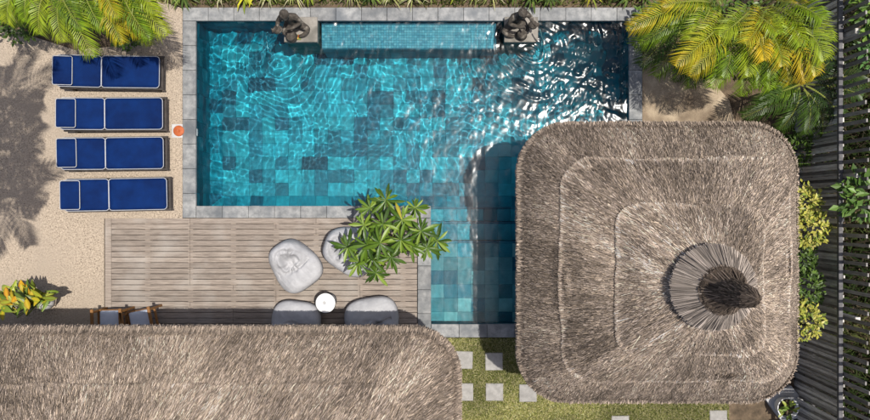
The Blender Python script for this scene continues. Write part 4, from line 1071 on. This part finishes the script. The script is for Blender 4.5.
# small leafy shrubs: joined foliage mesh each
def leaf_cloud(name, c, rx, ry, rz, n, L_, cols, label, cat='shrub', group=None, seed=0, parent=None):
    rng = np.random.default_rng(seed); t = thing(name, (c.x, c.y, -.05), label, cat, group)
    d = rng.normal(0, 1, (n, 3)); d /= np.linalg.norm(d, axis=1, keepdims=True); d[:, 2] = np.abs(d[:, 2]) * 1.1 - .15
    r = rng.uniform(.45, 1.0, (n, 1)) ** .6 * (1 + .25 * np.sin(d[:, :1] * 7 + seed) * np.cos(d[:, 1:2] * 6))
    p = d * r * np.array([rx, ry, rz]) + np.array([0, 0, c.z])
    a = np.arctan2(d[:, 1], d[:, 0]) + rng.normal(0, .7, n); el = rng.uniform(-.5, .6, n)
    o = np.stack([np.cos(a) * np.cos(el), np.sin(a) * np.cos(el), np.sin(el)], 1); s = np.stack([-np.sin(a), np.cos(a), rng.normal(0, .3, n)], 1)
    l = L_ * rng.uniform(.7, 1.25, (n, 1)); w = l * .26; up = np.cross(o, s) * (w * .35)
    m = p + o * l * .5; q = p + o * l
    V = np.concatenate([np.stack([p, m - s * w + up, q, m], 1), np.stack([p, m, q, m + s * w + up], 1)])
    cols = np.array(cols); cc = cols[rng.integers(0, len(cols), n)] * rng.uniform(.7, 1.3, (n, 1)); cc = np.concatenate([cc, cc])
    link('foliage', quads('foliage', V, leaf_m, np.clip(cc, .004, .8)), t)
    for i in range(4):
        b = i * 1.57 + seed; tube_obj('stem', [(math.cos(b) * .03, math.sin(b) * .03, 0), (math.cos(b) * rx * .4, math.sin(b) * ry * .4, c.z), (math.cos(b) * rx * .6, math.sin(b) * ry * .6, c.z + rz * .5)], [.014, .01, .006], bark, t, 6)
    return t
YG = [(.42, .40, .07), (.34, .36, .06), (.50, .45, .12), (.18, .24, .035)]
GR = [(.07, .12, .02), (.10, .17, .025), (.045, .085, .015)]
def wc(px, py, z): return P(px, py, z)
leaf_cloud('variegated_shrub', P(803, 202, 1.3), .30, .30, .35, 330, .085, YG, 'yellow variegated shrub between pavilion and fence, next to the shaded palm', seed=1)
leaf_cloud('variegated_shrub', P(810, 228, 1.3), .32, .34, .35, 380, .085, YG, 'larger yellow variegated shrub at the middle of the fence', seed=2)
leaf_cloud('variegated_shrub', P(806, 320, 1.3), .30, .34, .32, 330, .085, YG, 'yellow variegated shrub near the potted plant end of the fence', seed=3)
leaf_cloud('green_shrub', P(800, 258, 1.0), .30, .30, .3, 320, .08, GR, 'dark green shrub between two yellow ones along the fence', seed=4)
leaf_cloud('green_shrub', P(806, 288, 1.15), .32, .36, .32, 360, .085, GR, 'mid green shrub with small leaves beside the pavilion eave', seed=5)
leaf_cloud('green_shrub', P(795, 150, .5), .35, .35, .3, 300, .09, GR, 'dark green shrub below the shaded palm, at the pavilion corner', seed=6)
# plants outside the fence
leaf_cloud('garden_bush', P(866, 196, 2.0), .42, .40, .35, 200, .17, [(.09, .17, .03), (.14, .24, .05), (.06, .12, .02)], 'bright green bush leaning over the fence pickets', 'bush', seed=11)
leaf_cloud('garden_bush', P(880, 8, 2.0), .42, .5, .4, 220, .15, [(.16, .26, .04), (.10, .19, .03)], 'light green bush beyond the fence corner', 'bush', seed=12)
leaf_cloud('garden_bush', P(882, 52, 1.7), .42, .4, .35, 200, .13, [(.09, .20, .05), (.06, .13, .03)], 'pale green bush beyond the fence, next to the corner bush', 'bush', seed=13)
hedge_p = lambda rng, n: np.stack([rng.uniform(7.35, 10.5, n), rng.uniform(-6.5, 6.5, n), rng.uniform(-.24, .25, n)], 1)
tag(blades('undergrowth', 26000, hedge_p, .08, .3, [(.03, .05, .012), (.045, .07, .016), (.06, .05, .03)], None, .02), 'dark undergrowth beyond the stake fence', 'undergrowth', kind='stuff')

# planting strip behind the top coping
def tuft(x, y, cols, label, group, n, h, spread, wid, seed, cat='plant', name='grass_tuft'):
    t = thing(name, (x, y, -.06), label, cat, group); rng = np.random.default_rng(seed); V, C = [], []
    for i in range(n):
        a = rng.uniform(0, 6.28); L_ = h * rng.uniform(.6, 1.15); o = np.array([math.cos(a), math.sin(a), 0]); s = np.array([-o[1], o[0], 0]); w = wid * rng.uniform(.7, 1.3)
        c = np.array(cols[rng.integers(0, len(cols))]) * rng.uniform(.75, 1.3); sp = spread * rng.uniform(.3, 1.15)
        p = [np.array([0, 0, 0]) + o * .03, o * sp * .35 + [0, 0, L_ * .65], o * sp * .8 + [0, 0, L_ * .8], o * sp * 1.15 + [0, 0, L_ * .55]]; ww = [w * .6, w, w * .8, w * .1]
        for k in range(3): V.append([p[k] - s * ww[k], p[k] + s * ww[k], p[k + 1] + s * ww[k + 1], p[k + 1] - s * ww[k + 1]]); C.append(c * (1, 1.0, 1.1)[k])
    link('leaves', quads('leaves', np.array(V), leaf_m, np.clip(np.array(C), .004, .8)), t); return t
rg = random.Random(9); x = P(150, 0).x; i = 0
KINDS = [([(.42, .42, .16), (.30, .34, .10), (.5, .47, .28)], 'pale striped grass tuft behind the pool coping', 'pale grass tufts along the coping', 42, .34, .30, .010, 'grass_tuft'),
         ([(.10, .15, .03), (.16, .22, .04), (.06, .10, .02)], 'dark green leafy tuft behind the pool coping', 'dark tufts along the coping', 26, .34, .28, .020, 'leafy_tuft'),
         ([(.45, .42, .03), (.38, .40, .04), (.22, .28, .03)], 'bright yellow bromeliad behind the pool coping', 'yellow bromeliads along the coping', 16, .34, .30, .022, 'bromeliad')]
while x < P(660, 0).x:
    for yy in (4.32, 4.72):
        k = rg.choices((0, 1, 2), (5, 4, 1.6))[0]; c, lb, gp, n, h, sp, w, nm = KINDS[k]
        tuft(x + rg.uniform(-.1, .1), yy + rg.uniform(-.08, .08), c, lb, gp, n, h, sp, w, i, 'plant', nm); i += 1
    x += rg.uniform(.30, .42)
gc_p = lambda rng, n: np.stack([rng.uniform(-9.5, 4.1, n), rng.uniform(4.1, 5.6, n), np.full(n, -.06)], 1)
tag(blades('ground_cover', 16000, gc_p, .04, .16, [(.07, .10, .02), (.12, .15, .03), (.16, .14, .05), (.045, .07, .015)], None, .011), 'low green ground cover in the bed behind the coping', 'ground cover', kind='stuff')
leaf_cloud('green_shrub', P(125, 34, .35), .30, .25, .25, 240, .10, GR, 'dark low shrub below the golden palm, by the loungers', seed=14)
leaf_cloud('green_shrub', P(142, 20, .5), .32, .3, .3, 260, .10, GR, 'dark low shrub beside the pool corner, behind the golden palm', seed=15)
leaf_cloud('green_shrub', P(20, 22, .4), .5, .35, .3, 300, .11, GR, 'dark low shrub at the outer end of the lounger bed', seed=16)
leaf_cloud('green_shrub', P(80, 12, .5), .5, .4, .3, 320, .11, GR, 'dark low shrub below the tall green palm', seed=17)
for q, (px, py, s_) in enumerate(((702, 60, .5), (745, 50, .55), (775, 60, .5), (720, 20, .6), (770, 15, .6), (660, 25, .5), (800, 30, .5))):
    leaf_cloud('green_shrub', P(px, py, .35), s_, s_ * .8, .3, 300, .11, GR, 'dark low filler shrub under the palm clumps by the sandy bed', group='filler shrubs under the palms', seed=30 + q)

# ------------------------------------------------------------------ pot and slab at the lower right
pp = P(788, 408, .30)
po = thing('potted_plant', (pp.x, pp.y, -.03), 'small green plant in a round white pot near the fence', 'potted plant')
link('pot', lathe('pot', [(.13, 0), (.165, .12), (.20, .30), (.21, .34), (.195, .342), (.18, .31), (.17, .27), (.0, .265)], white_m, 32), po)
link('potting_soil', lathe('potting_soil', [(.172, .268), (.1, .285), (.0, .29)], soil, 20), po)
rng = np.random.default_rng(3)
for k in range(22):
    a = rng.uniform(0, 6.28); c = [(.20, .28, .04), (.30, .34, .06), (.12, .19, .03)][k % 3]
    o = link('leaf', leaf_mesh_obovate('leaf', rng.uniform(.10, .17), .055, c, tuple(x * .8 for x in c), .3, .2), po)
    o.location = (math.cos(a) * rng.uniform(0, .12), math.sin(a) * rng.uniform(0, .12), rng.uniform(.30, .48)); o.rotation_euler = (rng.normal(0, .3), rng.uniform(-.5, .3), a)
    tube_obj('stalk', [(0, 0, .28), Vector(o.location) * .6 + Vector((0, 0, .12)), o.location], .006, stem_green, po, 5)
a, b, c, d = P(762, 395), P(782, 422), P(812, 412), P(790, 385)
o = link('stone_slab', mesh('stone_slab', [(q.x, q.y, z) for z in (-.2, .05) for q in (a, b, c, d)], BOXF, ceramic)); tag(o, 'grey stone slab under the potted plant', 'slab')

# caustic receivers: everything under water
for o in bpy.data.objects:
    if o.parent in (pool, bpy.data.objects.get('shelf')) or o.name.startswith('plinth') or (o.parent and o.parent.name.startswith('plinth')):
        if o.type == 'MESH' and not o.name.startswith(('coping', 'inlet')): o.cycles.is_caustics_receiver = True
